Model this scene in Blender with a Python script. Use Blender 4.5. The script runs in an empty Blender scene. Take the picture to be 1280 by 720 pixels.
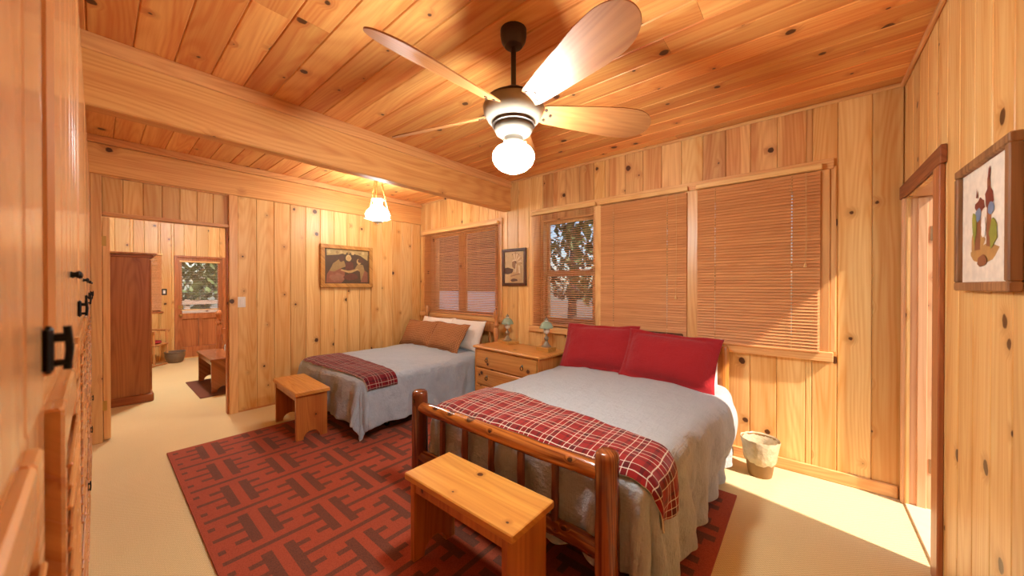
import bpy, bmesh, math, random
from mathutils import Vector, Matrix, noise
random.seed(7)
sc = bpy.context.scene
COL = sc.collection
PI = math.pi

# ------------------------------------------------------------------ camera, world, sun, exposure
CAM = (4.809, 0.0, 1.4)
cam_d = bpy.data.cameras.new('camera'); cam = bpy.data.objects.new('camera', cam_d); COL.objects.link(cam)
cam.location = CAM
cam.rotation_euler = (math.radians(90 - 0.316), 0, math.radians(40.1076))
cam_d.sensor_width = 36; cam_d.lens = 437.208 / 1280 * 36
cam_d.clip_start = 0.004; cam_d.clip_end = 200
cam_d.dof.use_dof = True; cam_d.dof.focus_distance = 3.0; cam_d.dof.aperture_fstop = 4.0
sc.camera = cam
world = bpy.data.worlds.new('world'); sc.world = world; world.use_nodes = True
wn = world.node_tree; wn.nodes.clear()
wo = wn.nodes.new('ShaderNodeOutputWorld'); wb = wn.nodes.new('ShaderNodeBackground'); ws = wn.nodes.new('ShaderNodeTexSky')
ws.sky_type = 'NISHITA'; ws.sun_disc = False; ws.sun_elevation = math.radians(46); ws.sun_rotation = math.radians(104)
wb.inputs['Strength'].default_value = 0.10
wn.links.new(ws.outputs[0], wb.inputs[0]); wn.links.new(wb.outputs[0], wo.inputs[0])
sun_d = bpy.data.lights.new('sun', 'SUN'); sun = bpy.data.objects.new('sun', sun_d); COL.objects.link(sun)
sun_d.energy = 4.6; sun_d.angle = math.radians(1.6); sun_d.color = (1.0, 0.83, 0.72)
sun.rotation_euler = Vector((-1.0, 0.24, -1.09)).to_track_quat('-Z', 'Y').to_euler()
sun.location = (9, 1, 6)
sc.view_settings.view_transform = 'Standard'; sc.view_settings.look = 'None'
sc.view_settings.gamma = 1.0; sc.view_settings.use_curve_mapping = False
sc.view_settings.exposure = 1.03
FAN_EMIT = 112.0; LAMP_EMIT = 38.0; ROOM2_FILL_EMIT = 150.0
LAMPCOL = (0.88, 0.965, 0.97)

# room constants
W, R, ZC, XB = 3.394, 5.294, 2.726, 1.933
YF = -0.055          # plane of the front (closet) wall
X2 = -4.35           # far wall of the next room
WT = 0.12

# ------------------------------------------------------------------ mesh helpers
class MB:
    def __init__(s): s.v=[]; s.f=[]; s.m=[]; s.uv=None
    def add(s, vs, fs, mi=0):
        o=len(s.v); s.v += [tuple(p) for p in vs]; s.f += [tuple(i+o for i in q) for q in fs]; s.m += [mi]*len(fs); return s
    def box(s, x0,y0,z0,x1,y1,z1, mi=0):
        return s.add([(x0,y0,z0),(x1,y0,z0),(x1,y1,z0),(x0,y1,z0),(x0,y0,z1),(x1,y0,z1),(x1,y1,z1),(x0,y1,z1)],
                     [(0,3,2,1),(4,5,6,7),(0,1,5,4),(1,2,6,5),(2,3,7,6),(3,0,4,7)], mi)
    def cbox(s, x0,y0,z0,x1,y1,z1, c=0.006, axis=None, mi=0):
        """box with chamfered edges along its long axis"""
        d=(x1-x0,y1-y0,z1-z0)
        if axis is None: axis=d.index(max(d))
        a,b=[i for i in range(3) if i!=axis]; lo=(x0,y0,z0); hi=(x1,y1,z1)
        c=min(c,d[a]*.45,d[b]*.45)
        pr=[(lo[a]+c,lo[b]),(hi[a]-c,lo[b]),(hi[a],lo[b]+c),(hi[a],hi[b]-c),(hi[a]-c,hi[b]),(lo[a]+c,hi[b]),(lo[a],hi[b]-c),(lo[a],lo[b]+c)]
        vs=[]
        e=min(c,d[axis]*.2)
        ca=(lo[a]+hi[a])/2; cb=(lo[b]+hi[b])/2
        for q,ins in ((lo[axis],1),(lo[axis]+e,0),(hi[axis]-e,0),(hi[axis],1)):
            for (u,w) in pr:
                if ins:
                    u=u+(c if u<ca else -c)*.7; w=w+(c if w<cb else -c)*.7
                p=[0,0,0]; p[axis]=q; p[a]=u; p[b]=w; vs.append(p)
        fs=[]
        for k in range(3):
            for i in range(8):
                j=(i+1)%8; fs.append((k*8+i,k*8+j,k*8+8+j,k*8+8+i))
        fs.append(tuple(range(7,-1,-1))); fs.append(tuple(range(24,32)))
        if axis==1: fs=[q[::-1] for q in fs]
        return s.add(vs,fs,mi)
    def prism(s, poly, axis, a, b, mi=0):
        """extrude a 2D polygon (in the two other axes, in order) from a to b along axis"""
        o=[i for i in range(3) if i!=axis]; n=len(poly); vs=[]
        for q in (a,b):
            for (u,w) in poly:
                p=[0,0,0]; p[axis]=q; p[o[0]]=u; p[o[1]]=w; vs.append(p)
        fs=[tuple(range(n-1,-1,-1)), tuple(range(n,2*n))]
        for i in range(n):
            j=(i+1)%n; fs.append((i,j,n+j,n+i))
        if axis==1: fs=[q[::-1] for q in fs]
        return s.add(vs,fs,mi)
    def tube(s, pts, rad, n=10, mi=0, caps=True, wob=0.0, seed=0):
        pts=[Vector(p) for p in pts]
        if not hasattr(rad,'__len__'): rad=[rad]*len(pts)
        vs=[]; up=None
        for i,p in enumerate(pts):
            t=(pts[min(i+1,len(pts)-1)]-pts[max(i-1,0)]).normalized()
            if up is None: up=Vector((0,0,1)) if abs(t.z)<.9 else Vector((1,0,0))
            s1=t.cross(up).normalized(); s2=s1.cross(t).normalized(); up=s2
            for k in range(n):
                a=2*PI*k/n
                r=rad[i]*(1+wob*noise.noise(Vector((math.cos(a)*1.5+seed,math.sin(a)*1.5,i*.9+seed))))
                vs.append(p+s1*math.cos(a)*r+s2*math.sin(a)*r)
        fs=[]
        for i in range(len(pts)-1):
            for k in range(n):
                j=(k+1)%n; fs.append((i*n+k,i*n+j,i*n+n+j,i*n+n+k))
        if caps: fs.append(tuple(range(n-1,-1,-1))); e=(len(pts)-1)*n; fs.append(tuple(range(e,e+n)))
        return s.add(vs,fs,mi)
    def lathe(s, prof, n=24, c=(0,0,0), mi=0, capb=True, capt=True):
        vs=[]
        for (r,z) in prof:
            for k in range(n):
                a=2*PI*k/n; vs.append((c[0]+r*math.cos(a),c[1]+r*math.sin(a),c[2]+z))
        fs=[]
        for i in range(len(prof)-1):
            for k in range(n):
                j=(k+1)%n; fs.append((i*n+k,i*n+j,i*n+n+j,i*n+n+k))
        if capb: fs.append(tuple(range(n-1,-1,-1)))
        if capt: e=(len(prof)-1)*n; fs.append(tuple(range(e,e+n)))
        return s.add(vs,fs,mi)
    def grid(s, fn, nu, nv, mi=0, uvfn=None):
        vs=[]; uv=[]
        for i in range(nu+1):
            for j in range(nv+1):
                vs.append(fn(i/nu,j/nv)); 
                if uvfn: uv.append(uvfn(i/nu,j/nv))
        fs=[(i*(nv+1)+j,(i+1)*(nv+1)+j,(i+1)*(nv+1)+j+1,i*(nv+1)+j+1) for i in range(nu) for j in range(nv)]
        if uvfn:
            if s.uv is None: s.uv=[(0,0)]*len(s.v)
            s.uv += uv
        return s.add(vs,fs,mi)
    def torus(s, c, Rr, r, axis=2, n=20, m=8, mi=0):
        vs=[];fs=[]
        for i in range(n):
            a=2*PI*i/n
            for j in range(m):
                b=2*PI*j/m; q=[(Rr+r*math.cos(b))*math.cos(a),(Rr+r*math.cos(b))*math.sin(a),r*math.sin(b)]
                if axis==0: q=[q[2],q[0],q[1]]
                if axis==1: q=[q[0],q[2],q[1]]
                vs.append((c[0]+q[0],c[1]+q[1],c[2]+q[2]))
        for i in range(n):
            for j in range(m):
                i2=(i+1)%n;j2=(j+1)%m; fs.append((i*m+j,i2*m+j,i2*m+j2,i*m+j2))
        return s.add(vs,fs,mi)
    def mesh(s, name, mats, smooth=None):
        me=bpy.data.meshes.new(name); me.from_pydata(s.v,[],s.f)
        if not isinstance(mats,(list,tuple)): mats=[mats]
        for m in mats: me.materials.append(m)
        if len(mats)>1: me.polygons.foreach_set('material_index', s.m)
        if s.uv is not None:
            ul=me.uv_layers.new(name='UVMap')
            vi=[0]*len(me.loops); me.loops.foreach_get('vertex_index',vi)
            fl=[]
            for i in vi: fl += s.uv[i]
            ul.data.foreach_set('uv',fl)
        me.update()
        bm=bmesh.new(); bm.from_mesh(me); bmesh.ops.recalc_face_normals(bm,faces=bm.faces); bm.to_mesh(me); bm.free()
        if smooth:
            me.shade_smooth(); me.set_sharp_from_angle(angle=math.radians(smooth))
        return me
    def obj(s, name, mats, parent=None, loc=(0,0,0), rot=(0,0,0), smooth=None):
        return link(name, s.mesh(name,mats,smooth), parent, loc, rot)

def link(name, me, parent=None, loc=(0,0,0), rot=(0,0,0)):
    o=bpy.data.objects.new(name,me); COL.objects.link(o); o.parent=parent; o.location=loc; o.rotation_euler=rot; return o
def thing(name, label, cat, loc=(0,0,0), rotz=0, group=None):
    o=bpy.data.objects.new(name,None); COL.objects.link(o); o.location=loc; o.rotation_euler=(0,0,rotz); o.empty_display_size=.1
    return tag(o,label,cat,group)
def tag(o,label,cat,group=None):
    o['label']=label; o['category']=cat
    if group: o['group']=group
    return o
def struct(o, label=None, cat=None):
    o['kind']='structure'
    if label: o['label']=label
    if cat: o['category']=cat
    return o
def sempty(name, label=None, cat=None, loc=(0,0,0), rotz=0):
    o=bpy.data.objects.new(name,None); COL.objects.link(o); o.location=loc; o.rotation_euler=(0,0,rotz); o.empty_display_size=.1
    return struct(o,label,cat)
def solid(o, t, off=-1):
    m=o.modifiers.new('thickness','SOLIDIFY'); m.thickness=t; m.offset=off; return o
def subsurf(o,l=1):
    m=o.modifiers.new('smooth','SUBSURF'); m.levels=l; m.render_levels=l; return o

# ------------------------------------------------------------------ material helpers
def lin(r,g,b): 
    f=lambda c:(c/12.92 if c<=.04045 else ((c+.055)/1.055)**2.4)
    return (f(r/255),f(g/255),f(b/255),1)
class NT:
    def __init__(s,name):
        s.mat=bpy.data.materials.new(name); s.mat.use_nodes=True; s.t=s.mat.node_tree; s.t.nodes.clear()
        s.out=s.t.nodes.new('ShaderNodeOutputMaterial')
    def n(s,typ,props=None,**ins):
        nd=s.t.nodes.new('ShaderNode'+typ)
        for k,v in (props or {}).items(): setattr(nd,k,v)
        for k,v in ins.items():
            key=int(k[1:]) if (k[0]=='i' and k[1:].isdigit()) else k.replace('_',' ')
            s.set(nd.inputs[key],v)
        return nd
    def set(s,sock,v):
        if hasattr(v,'bl_idname') and hasattr(v,'outputs'): s.t.links.new(v.outputs[0],sock)
        elif isinstance(v,bpy.types.NodeSocket): s.t.links.new(v,sock)
        else: sock.default_value=v
    def m(s,op,a,b=0.0,c=0.0,clamp=False):
        return s.n('Math',{'operation':op,'use_clamp':clamp},i0=a,i1=b,i2=c).outputs[0]
    def mix(s,f,a,b,mode='MIX'):
        nd=s.t.nodes.new('ShaderNodeMix'); nd.data_type='RGBA'; nd.blend_type=mode; nd.clamp_factor=True
        s.set(nd.inputs[0],f); s.set(nd.inputs[6],a); s.set(nd.inputs[7],b); return nd.outputs[2]
    def ss(s,x,a,b):
        return s.n('MapRange',{'interpolation_type':'SMOOTHSTEP'},Value=x,From_Min=a,From_Max=b).outputs[0]
    def comb(s,x,y,z=0.0): return s.n('CombineXYZ',i0=x,i1=y,i2=z).outputs[0]
    def noise(s,vec,scale=1.0,detail=2.0,dim='3D',rough=.5):
        return s.n('TexNoise',{'noise_dimensions':dim},Vector=vec,Scale=scale,Detail=detail,Roughness=rough).outputs[0]
    def bsdf(s,**ins):
        b=s.n('BsdfPrincipled',None,**ins); s.t.links.new(b.outputs[0],s.out.inputs[0]); return b
    def bump(s,b,h,strength=.2,dist=.002):
        s.t.links.new(s.n('Bump',None,Height=h,Strength=strength,Distance=dist).outputs[0],b.inputs['Normal'])

def wood(name, light, dark, axis='z', rough=.36, knots=.6, knot_scale=3.4, tone=(.84,1.1), heart=.55, grain=1.0, coat=0.0, spec=.45, knotcol=(.055,.017,.006,1)):
    k=NT(name)
    tc=k.n('TexCoord'); sx=k.n('SeparateXYZ',None,i0=tc.outputs['Object'])
    ax='xyz'.index(axis); o=[i for i in range(3) if i!=ax]
    rnd=k.n('ObjectInfo').outputs['Random']
    u=k.m('ADD',k.m('ADD',sx.outputs[o[0]],sx.outputs[o[1]]),k.m('MULTIPLY',rnd,13.7))
    v=k.m('ADD',sx.outputs[ax],k.m('MULTIPLY',rnd,29.3))
    warp=k.m('MULTIPLY',k.m('SUBTRACT',k.noise(k.comb(k.m('MULTIPLY',u,3.0),k.m('MULTIPLY',v,.9)),1,1,'2D'),.5),.05)
    vo=k.n('TexVoronoi',{'voronoi_dimensions':'2D','feature':'F1'},Vector=k.comb(u,k.m('MULTIPLY',v,.9)),Scale=knot_scale)
    d=vo.outputs['Distance']; cr=k.n('SeparateColor',None,i0=vo.outputs['Color'])
    r=k.m('MULTIPLY',k.m('MAXIMUM',k.m('SUBTRACT',cr.outputs[0],1-knots),0.0),(.085/max(knots,.01))*knot_scale/3.4)
    has=k.m('GREATER_THAN',cr.outputs[0],1-knots)
    dn=k.m('ADD',d,k.m('MULTIPLY',k.m('SUBTRACT',k.noise(k.comb(u,v),30,3,'2D'),.5),.045))
    km=k.ss(k.m('SUBTRACT',dn,r),.010,-.012)
    km=k.m('MULTIPLY',km,has)
    halo=k.m('MULTIPLY',k.ss(k.m('SUBTRACT',d,r),.14,0.0),has)
    u1=k.m('ADD',k.m('ADD',u,warp),k.m('MULTIPLY',halo,.03))
    streak=k.noise(k.comb(k.m('MULTIPLY',u1,70.0),k.m('MULTIPLY',v,1.6)),1,3,'2D',.6)
    rn=k.noise(k.comb(k.m('MULTIPLY',u1,5.5),k.m('MULTIPLY',v,.45)),1,.5,'2D')
    rings=k.m('POWER',k.m('ADD',k.m('MULTIPLY',k.m('SINE',k.m('MULTIPLY',rn,85.0)),.5),.5),1.6)
    hb=k.ss(k.noise(k.comb(k.m('ADD',k.m('MULTIPLY',u1,9.0),41.0),k.m('MULTIPLY',v,.22)),1,0,'2D'),.42,.60)
    f=k.m('ADD',k.m('MULTIPLY',rings,.34*grain),k.m('MULTIPLY',k.ss(streak,.3,.75),.32*grain))
    f=k.m('ADD',f,k.m('MULTIPLY',hb,heart*.6),0,True)
    col=k.mix(f,light,dark)
    r2=k.m('FRACT',k.m('MULTIPLY',rnd,7.31))
    tn=k.m('ADD',k.m('MULTIPLY',r2,tone[1]-tone[0]),tone[0])
    tnc=k.n('CombineColor',None,i0=tn,i1=k.m('POWER',tn,1.25),i2=k.m('POWER',tn,1.5))
    col=k.mix(1.0,col,tnc,'MULTIPLY')
    hc=(dark[0]*.62,dark[1]*.5,dark[2]*.42,1)
    col=k.mix(k.m('MULTIPLY',halo,.42),col,hc)
    kr=k.m('MULTIPLY',k.m('ADD',k.m('SINE',k.m('MULTIPLY',d,330.0)),1.0),.22)
    kc=k.mix(kr,knotcol,(dark[0]*.26,dark[1]*.19,dark[2]*.15,1))
    col=k.mix(k.m('MULTIPLY',km,.97),col,kc)
    b=k.bsdf(Base_Color=col,Roughness=k.m('ADD',k.m('MULTIPLY',streak,.12),rough-.06),Specular_IOR_Level=spec)
    if coat: b.inputs['Coat Weight'].default_value=coat; b.inputs['Coat Roughness'].default_value=.18
    k.bump(b,k.m('ADD',streak,k.m('MULTIPLY',km,-.8)),.12,.0015)
    return k.mat

def plain(name,col,rough=.5,metal=0.0,var=.06,scale=20.0,bump=0.0,spec=.5,sheen=0.0):
    k=NT(name); tc=k.n('TexCoord')
    nz=k.noise(tc.outputs['Object'],scale,3)
    f=k.m('ADD',k.m('MULTIPLY',k.m('SUBTRACT',nz,.5),var*4),1.0)
    c=k.mix(1.0,col,k.n('CombineColor',None,i0=f,i1=f,i2=f).outputs[0],'MULTIPLY')
    b=k.bsdf(Base_Color=c,Roughness=rough,Metallic=metal,Specular_IOR_Level=spec)
    if sheen: b.inputs['Sheen Weight'].default_value=sheen
    if bump: k.bump(b,nz,bump,.003)
    return k.mat

def fabric(name,col,thread=900.0,rough=.95,var=.10,crinkle=.35,sheen=.25):
    """woven cloth: fine weave relief plus soft wrinkles"""
    k=NT(name); tc=k.n('TexCoord'); p=tc.outputs['Object']
    n1=k.noise(p,16,5,rough=.62); n2=k.noise(p,thread*.12,2)
    sx=k.n('SeparateXYZ',None,i0=p)
    wv=k.m('ADD',k.noise(k.comb(k.m('MULTIPLY',sx.outputs[0],220.0),k.m('MULTIPLY',sx.outputs[1],9.0),k.m('MULTIPLY',sx.outputs[2],9.0)),1,1),
             k.noise(k.comb(k.m('MULTIPLY',sx.outputs[0],9.0),k.m('MULTIPLY',sx.outputs[1],220.0),k.m('MULTIPLY',sx.outputs[2],60.0)),1,1))
    f=k.m('ADD',k.m('MULTIPLY',k.m('SUBTRACT',wv,1.0),var*1.5),k.m('ADD',1.0,k.m('MULTIPLY',k.m('SUBTRACT',n2,.5),var)))
    c=k.mix(1.0,col,k.n('CombineColor',None,i0=f,i1=f,i2=f).outputs[0],'MULTIPLY')
    b=k.bsdf(Base_Color=c,Roughness=rough,Specular_IOR_Level=.15,Sheen_Weight=sheen)
    k.bump(b,k.m('ADD',k.m('MULTIPLY',n1,5.0),wv),crinkle,.007)
    return k.mat

def glassmat(name,tint=(1,1,1,1),gloss=.08):
    k=NT(name)
    t=k.n('BsdfTransparent',None,Color=tint); g=k.n('BsdfGlossy',None,Roughness=.02)
    mx=k.n('MixShader',None,Fac=gloss); k.t.links.new(t.outputs[0],mx.inputs[1]); k.t.links.new(g.outputs[0],mx.inputs[2])
    k.t.links.new(mx.outputs[0],k.out.inputs[0]); return k.mat

def emit(name,col,strength):
    k=NT(name); tc=k.n('TexCoord'); nz=k.noise(tc.outputs['Object'],6,1)
    s=k.m('MULTIPLY',k.m('ADD',.97,k.m('MULTIPLY',nz,.06)),strength)
    e=k.n('Emission',None,Color=col,Strength=s); k.t.links.new(e.outputs[0],k.out.inputs[0]); return k.mat

def stripes(k,u,period,bands):
    """union mask of bands (centre,halfwidth) in a repeating period"""
    fr=k.m('FRACT',k.m('DIVIDE',u,period)); tot=None
    for (c,h) in bands:
        q=k.m('LESS_THAN',k.m('ABSOLUTE',k.m('SUBTRACT',fr,c)),h)
        tot=q if tot is None else k.m('MAXIMUM',tot,q)
    return tot

def plaid(name,base,darkc,cream,period=.135):
    k=NT(name); uv=k.n('UVMap'); sx=k.n('SeparateXYZ',None,i0=uv.outputs[0])
    u,v=sx.outputs[0],sx.outputs[1]
    du=stripes(k,u,period,[(.14,.11),(.62,.05)]); dv=stripes(k,v,period,[(.14,.11),(.62,.05)])
    dk=k.m('MULTIPLY',k.m('ADD',du,dv),.40)
    c=k.mix(dk,base,darkc)
    cu=stripes(k,u,period,[(.03,.013),(.25,.013),(.80,.015)]); cv=stripes(k,v,period,[(.03,.013),(.25,.013),(.80,.015)])
    c=k.mix(k.m('MULTIPLY',k.m('ADD',cu,cv),.72,0,True),c,cream)
    tw=k.n('TexWave',{'wave_type':'BANDS','bands_direction':'DIAGONAL'},Vector=uv.outputs[0],Scale=160.0)
    c=k.mix(k.m('MULTIPLY',tw.outputs[1],.12),c,(base[0]*.4,base[1]*.4,base[2]*.4,1))
    b=k.bsdf(Base_Color=c,Roughness=.95,Specular_IOR_Level=.1,Sheen_Weight=.2)
    k.bump(b,k.noise(uv.outputs[0],60,3),.3,.003)
    return k.mat

def gingham(name,a,bc,period=.020):
    k=NT(name); uv=k.n('UVMap'); sx=k.n('SeparateXYZ',None,i0=uv.outputs[0])
    cu=stripes(k,sx.outputs[0],period,[(.25,.25)]); cv=stripes(k,sx.outputs[1],period,[(.25,.25)])
    c=k.mix(k.m('MULTIPLY',k.m('ADD',cu,cv),.5),a,bc)
    b=k.bsdf(Base_Color=c,Roughness=.95,Specular_IOR_Level=.1)
    k.bump(b,k.noise(uv.outputs[0],30,3),.3,.004)
    return k.mat

def carpet(name,a,bc):
    k=NT(name); tc=k.n('TexCoord'); sx=k.n('SeparateXYZ',None,i0=tc.outputs['Object'])
    su=k.m('SINE',k.m('MULTIPLY',sx.outputs[0],2*PI/.017)); sv=k.m('SINE',k.m('MULTIPLY',sx.outputs[1],2*PI/.017))
    wv=k.m('ADD',k.m('MULTIPLY',k.m('MULTIPLY',su,sv),.5),.5)
    n=k.noise(tc.outputs['Object'],140,2); n2=k.noise(tc.outputs['Object'],1.6,3)
    f=k.m('ADD',k.m('MULTIPLY',wv,.75),k.m('ADD',k.m('MULTIPLY',n,.6),k.m('MULTIPLY',n2,.35)))
    c=k.mix(k.m('SUBTRACT',f,.3,0,True),bc,a)
    b=k.bsdf(Base_Color=c,Roughness=1.0,Specular_IOR_Level=.1,Sheen_Weight=.2)
    k.bump(b,k.m('ADD',wv,n),.5,.004); return k.mat

def yarn(name,col,fleck):
    k=NT(name); tc=k.n('TexCoord')
    n=k.noise(tc.outputs['Object'],210,2,rough=.7); n2=k.noise(tc.outputs['Object'],5,2)
    c=k.mix(k.ss(n,.42,.68),col,fleck)
    c=k.mix(k.m('MULTIPLY',n2,.25),c,(col[0]*.6,col[1]*.6,col[2]*.6,1))
    b=k.bsdf(Base_Color=c,Roughness=1.0,Specular_IOR_Level=.08,Sheen_Weight=.15)
    k.bump(b,n,.5,.003); return k.mat

# ------------------------------------------------------------------ materials
PL=lin(242,201,132); PD=lin(220,158,84)
CL=lin(246,184,106); CD=lin(224,136,68)
M={}
M['wall']=wood('knotty_pine_wall',PL,PD,'z',rough=.40,tone=(.80,1.08),heart=.65)
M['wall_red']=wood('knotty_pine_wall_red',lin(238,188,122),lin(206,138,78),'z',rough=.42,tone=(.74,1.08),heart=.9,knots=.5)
M['ceil']=wood('pine_ceiling',CL,CD,'z',rough=.40,tone=(.78,1.1),heart=.8,knots=.62)
M['beam']=wood('fir_beam',lin(238,180,108),lin(212,138,72),'y',rough=.42,knots=.45,knot_scale=2.2,tone=(.95,1.05),heart=.4)
M['trimx']=wood('pine_trim_x',lin(240,194,130),lin(214,150,88),'x',knots=.3,tone=(.88,1.05))
M['trimy']=wood('pine_trim_y',lin(236,178,114),lin(206,136,78),'y',knots=.3,tone=(.88,1.05))
M['trimz']=wood('pine_trim_z',lin(240,194,130),lin(214,150,88),'z',knots=.3,tone=(.88,1.05))
M['slat']=wood('blind_slat',lin(222,160,102),lin(200,132,78),'x',knots=0.0,tone=(.92,1.04),rough=.5,heart=.2)
M['rail_light']=wood('blind_rail',lin(238,196,128),lin(214,156,88),'x',knots=0.0,tone=(.95,1.05))
M['closet']=wood('closet_pine',lin(222,168,112),lin(190,124,72),'z',rough=.24,knots=.5,coat=.35)
M['closet_x']=wood('closet_pine_x',lin(216,152,88),lin(180,106,52),'x',rough=.26,knots=.2,coat=.35)
M['bench']=wood('honey_pine',lin(224,160,76),lin(196,122,46),'x',rough=.30,knots=.35,knot_scale=6,coat=.3,tone=(.95,1.05))
M['bench_z']=wood('honey_pine_leg',lin(208,132,62),lin(172,92,40),'z',rough=.34,knots=.25,knot_scale=5,coat=.2,tone=(.95,1.05))
M['log']=wood('varnished_log',lin(168,94,42),lin(98,44,20),'z',rough=.20,knots=.35,knot_scale=5,coat=.6,grain=1.6,tone=(.95,1.05),heart=1.0)
M['log_x']=wood('varnished_log_x',lin(190,112,44),lin(112,50,16),'x',rough=.20,knots=.5,knot_scale=7,coat=.6,grain=1.6,tone=(.95,1.05),heart=1.0)
M['spindle']=wood('spindle_wood',lin(132,72,52),lin(84,40,30),'z',rough=.4,knots=0,tone=(.85,1.1))
M['log_pale']=wood('pale_log',lin(222,156,76),lin(176,104,40),'z',rough=.3,knots=.2,coat=.4,grain=1.6)
M['dresser']=wood('dresser_pine',lin(222,160,84),lin(190,116,46),'x',rough=.34,knots=.45,knot_scale=5,coat=.2,tone=(.94,1.04))
M['dresser_z']=wood('dresser_pine_z',lin(214,148,74),lin(176,100,40),'z',rough=.36,knots=.3,knot_scale=5,tone=(.94,1.04))
M['armoire']=wood('armoire_pine',lin(190,122,66),lin(152,86,40),'z',rough=.4,knots=.6,knot_scale=2.6,tone=(.95,1.05))
M['armoire_x']=wood('armoire_pine_x',lin(180,108,56),lin(138,72,34),'y',rough=.4,knots=.2)
M['redwood']=wood('door_wood',lin(194,124,76),lin(158,88,48),'z',rough=.35,knots=.1,tone=(.96,1.04))
M['bench2']=wood('brown_bench',lin(176,108,64),lin(130,68,36),'x',rough=.25,knots=.3,coat=.4)
M['maple']=wood('maple_turned',lin(214,152,92),lin(172,104,54),'z',rough=.3,knots=0)
M['jamb']=wood('pale_jamb',lin(230,184,138),lin(208,150,100),'z',rough=.45,knots=.25,tone=(.98,1.03),heart=.3)
M['header']=wood('dark_header',lin(160,94,56),lin(122,64,34),'y',rough=.5,knots=.1,tone=(.98,1.02))
M['frame_gold']=wood('gold_frame',lin(206,150,80),lin(160,104,44),'y',rough=.35,knots=0,tone=(.98,1.03))
M['frame_brown']=wood('brown_frame',lin(104,62,38),lin(64,34,20),'z',rough=.4,knots=0)
M['frame_barn']=wood('barn_frame',lin(176,126,80),lin(122,80,46),'z',rough=.6,knots=.2)
M['blade']=wood('fan_blade',lin(176,116,66),lin(146,86,44),'x',rough=.38,knots=0,tone=(.98,1.02),heart=.5)
M['exterior']=wood('dark_siding',lin(96,66,50),lin(66,42,32),'z',rough=.7,knots=.3)
M['deck']=wood('deck_boards',lin(170,150,134),lin(130,112,98),'y',rough=.8,knots=.2)
M['carpet']=carpet('berber_carpet',lin(238,216,162),lin(206,178,124))
M['rug_red']=yarn('rug_rust',lin(174,80,52),lin(148,62,38)); M['rug_dark']=yarn('rug_brown',lin(120,68,50),lin(96,54,40))
M['linen']=fabric('linen_duvet',lin(175,179,180),crinkle=.6); M['linen2']=fabric('grey_duvet',lin(170,182,192),crinkle=.5)
M['lining']=fabric('cream_lining',lin(216,204,178))
M['red']=fabric('red_cotton',lin(158,38,42),sheen=.15,var=.06); M['white']=fabric('white_cotton',lin(236,230,220),var=.04)
M['plaid']=plaid('red_plaid',lin(148,32,28),lin(62,20,24),lin(234,224,200)); M['plaid2']=plaid('maroon_plaid',lin(118,26,34),lin(46,16,26),lin(196,176,160),.12)
M['ging']=gingham('gingham_rust',lin(196,142,94),lin(118,66,42))
M['mattress']=fabric('mattress_cover',lin(214,204,186))
M['black']=plain('black_metal',lin(18,16,15),.45,.6); M['blackfab']=plain('black_base_cloth',lin(16,13,12),.9)
M['fitter']=plain('light_fitter_metal',lin(92,82,70),.45,.3); M['bronze']=plain('fan_bronze',lin(62,48,40),.42,.55); M['pewter']=plain('fan_pewter',lin(138,124,106),.42,.3)
M['brass']=plain('brass',lin(196,160,92),.3,.9); M['hinge']=plain('brushed_hinge',lin(168,132,92),.4,.6)
M['plastic']=plain('white_plastic',lin(236,232,224),.35,var=.02); M['blackplastic']=plain('black_plastic',lin(22,20,20),.4)
M['cord']=plain('blind_cord',lin(226,188,132),.8)
M['paper']=plain('mat_board',lin(238,228,212),.8,var=.02)
M['green_glass']=plain('green_opal_glass',lin(150,172,146),.15,var=.05,spec=.6); M['milk']=plain('milk_glass',lin(226,222,206),.2,var=.03)
M['pewter_lamp']=plain('lamp_pewter',lin(150,142,122),.35,.5); M['block']=wood('yellow_block',lin(224,176,96),lin(196,140,66),'x',knots=0)
M['basket']=plain('basket_brown',lin(138,106,64),.6,var=.1); M['pot']=plain('grey_planter',lin(120,98,78),.6,var=.15)
M['glass']=glassmat('window_glass'); M['doorwhite']=plain('pale_floor_sill',lin(226,200,166),.6)
M['siding']=wood('brown_siding',lin(150,104,72),lin(112,72,48),'x',rough=.8,knots=.2); M['paleband']=plain('pale_band',lin(206,214,226),.8)
M['liner']=None
k=NT('plastic_liner'); t=k.n('BsdfTransparent',None,Color=(.95,.9,.78,1)); g=k.n('BsdfPrincipled',None,Base_Color=lin(212,196,160),Roughness=.25)
nz=k.noise(k.n('TexCoord').outputs['Object'],28,3); k.bump(g,nz,.8,.01)
mx=k.n('MixShader',None,Fac=k.m('ADD',.6,k.m('MULTIPLY',nz,.5))); k.t.links.new(t.outputs[0],mx.inputs[1]); k.t.links.new(g.outputs[0],mx.inputs[2]); k.t.links.new(mx.outputs[0],k.out.inputs[0]); M['liner']=k.mat
M['globe']=emit('lit_globe',(*LAMPCOL,1),FAN_EMIT); M['lampglow']=emit('lit_milk_shade',(.90,.97,.97,1),LAMP_EMIT); M['room2fill']=emit('added_fill_glow',(*LAMPCOL,1),ROOM2_FILL_EMIT)  # last glow is for the added fill light of the next room
M['leaf']=plain('leaves',lin(92,110,66),.6,var=.25,scale=3); M['leaf2']=plain('leaves_dark',lin(58,78,56),.6,var=.25,scale=3)
M['bark']=plain('bark',lin(88,72,62),.9,var=.2,scale=8,bump=.5); M['soil']=plain('forest_floor',lin(112,104,92),.95,var=.2,scale=2)

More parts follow.
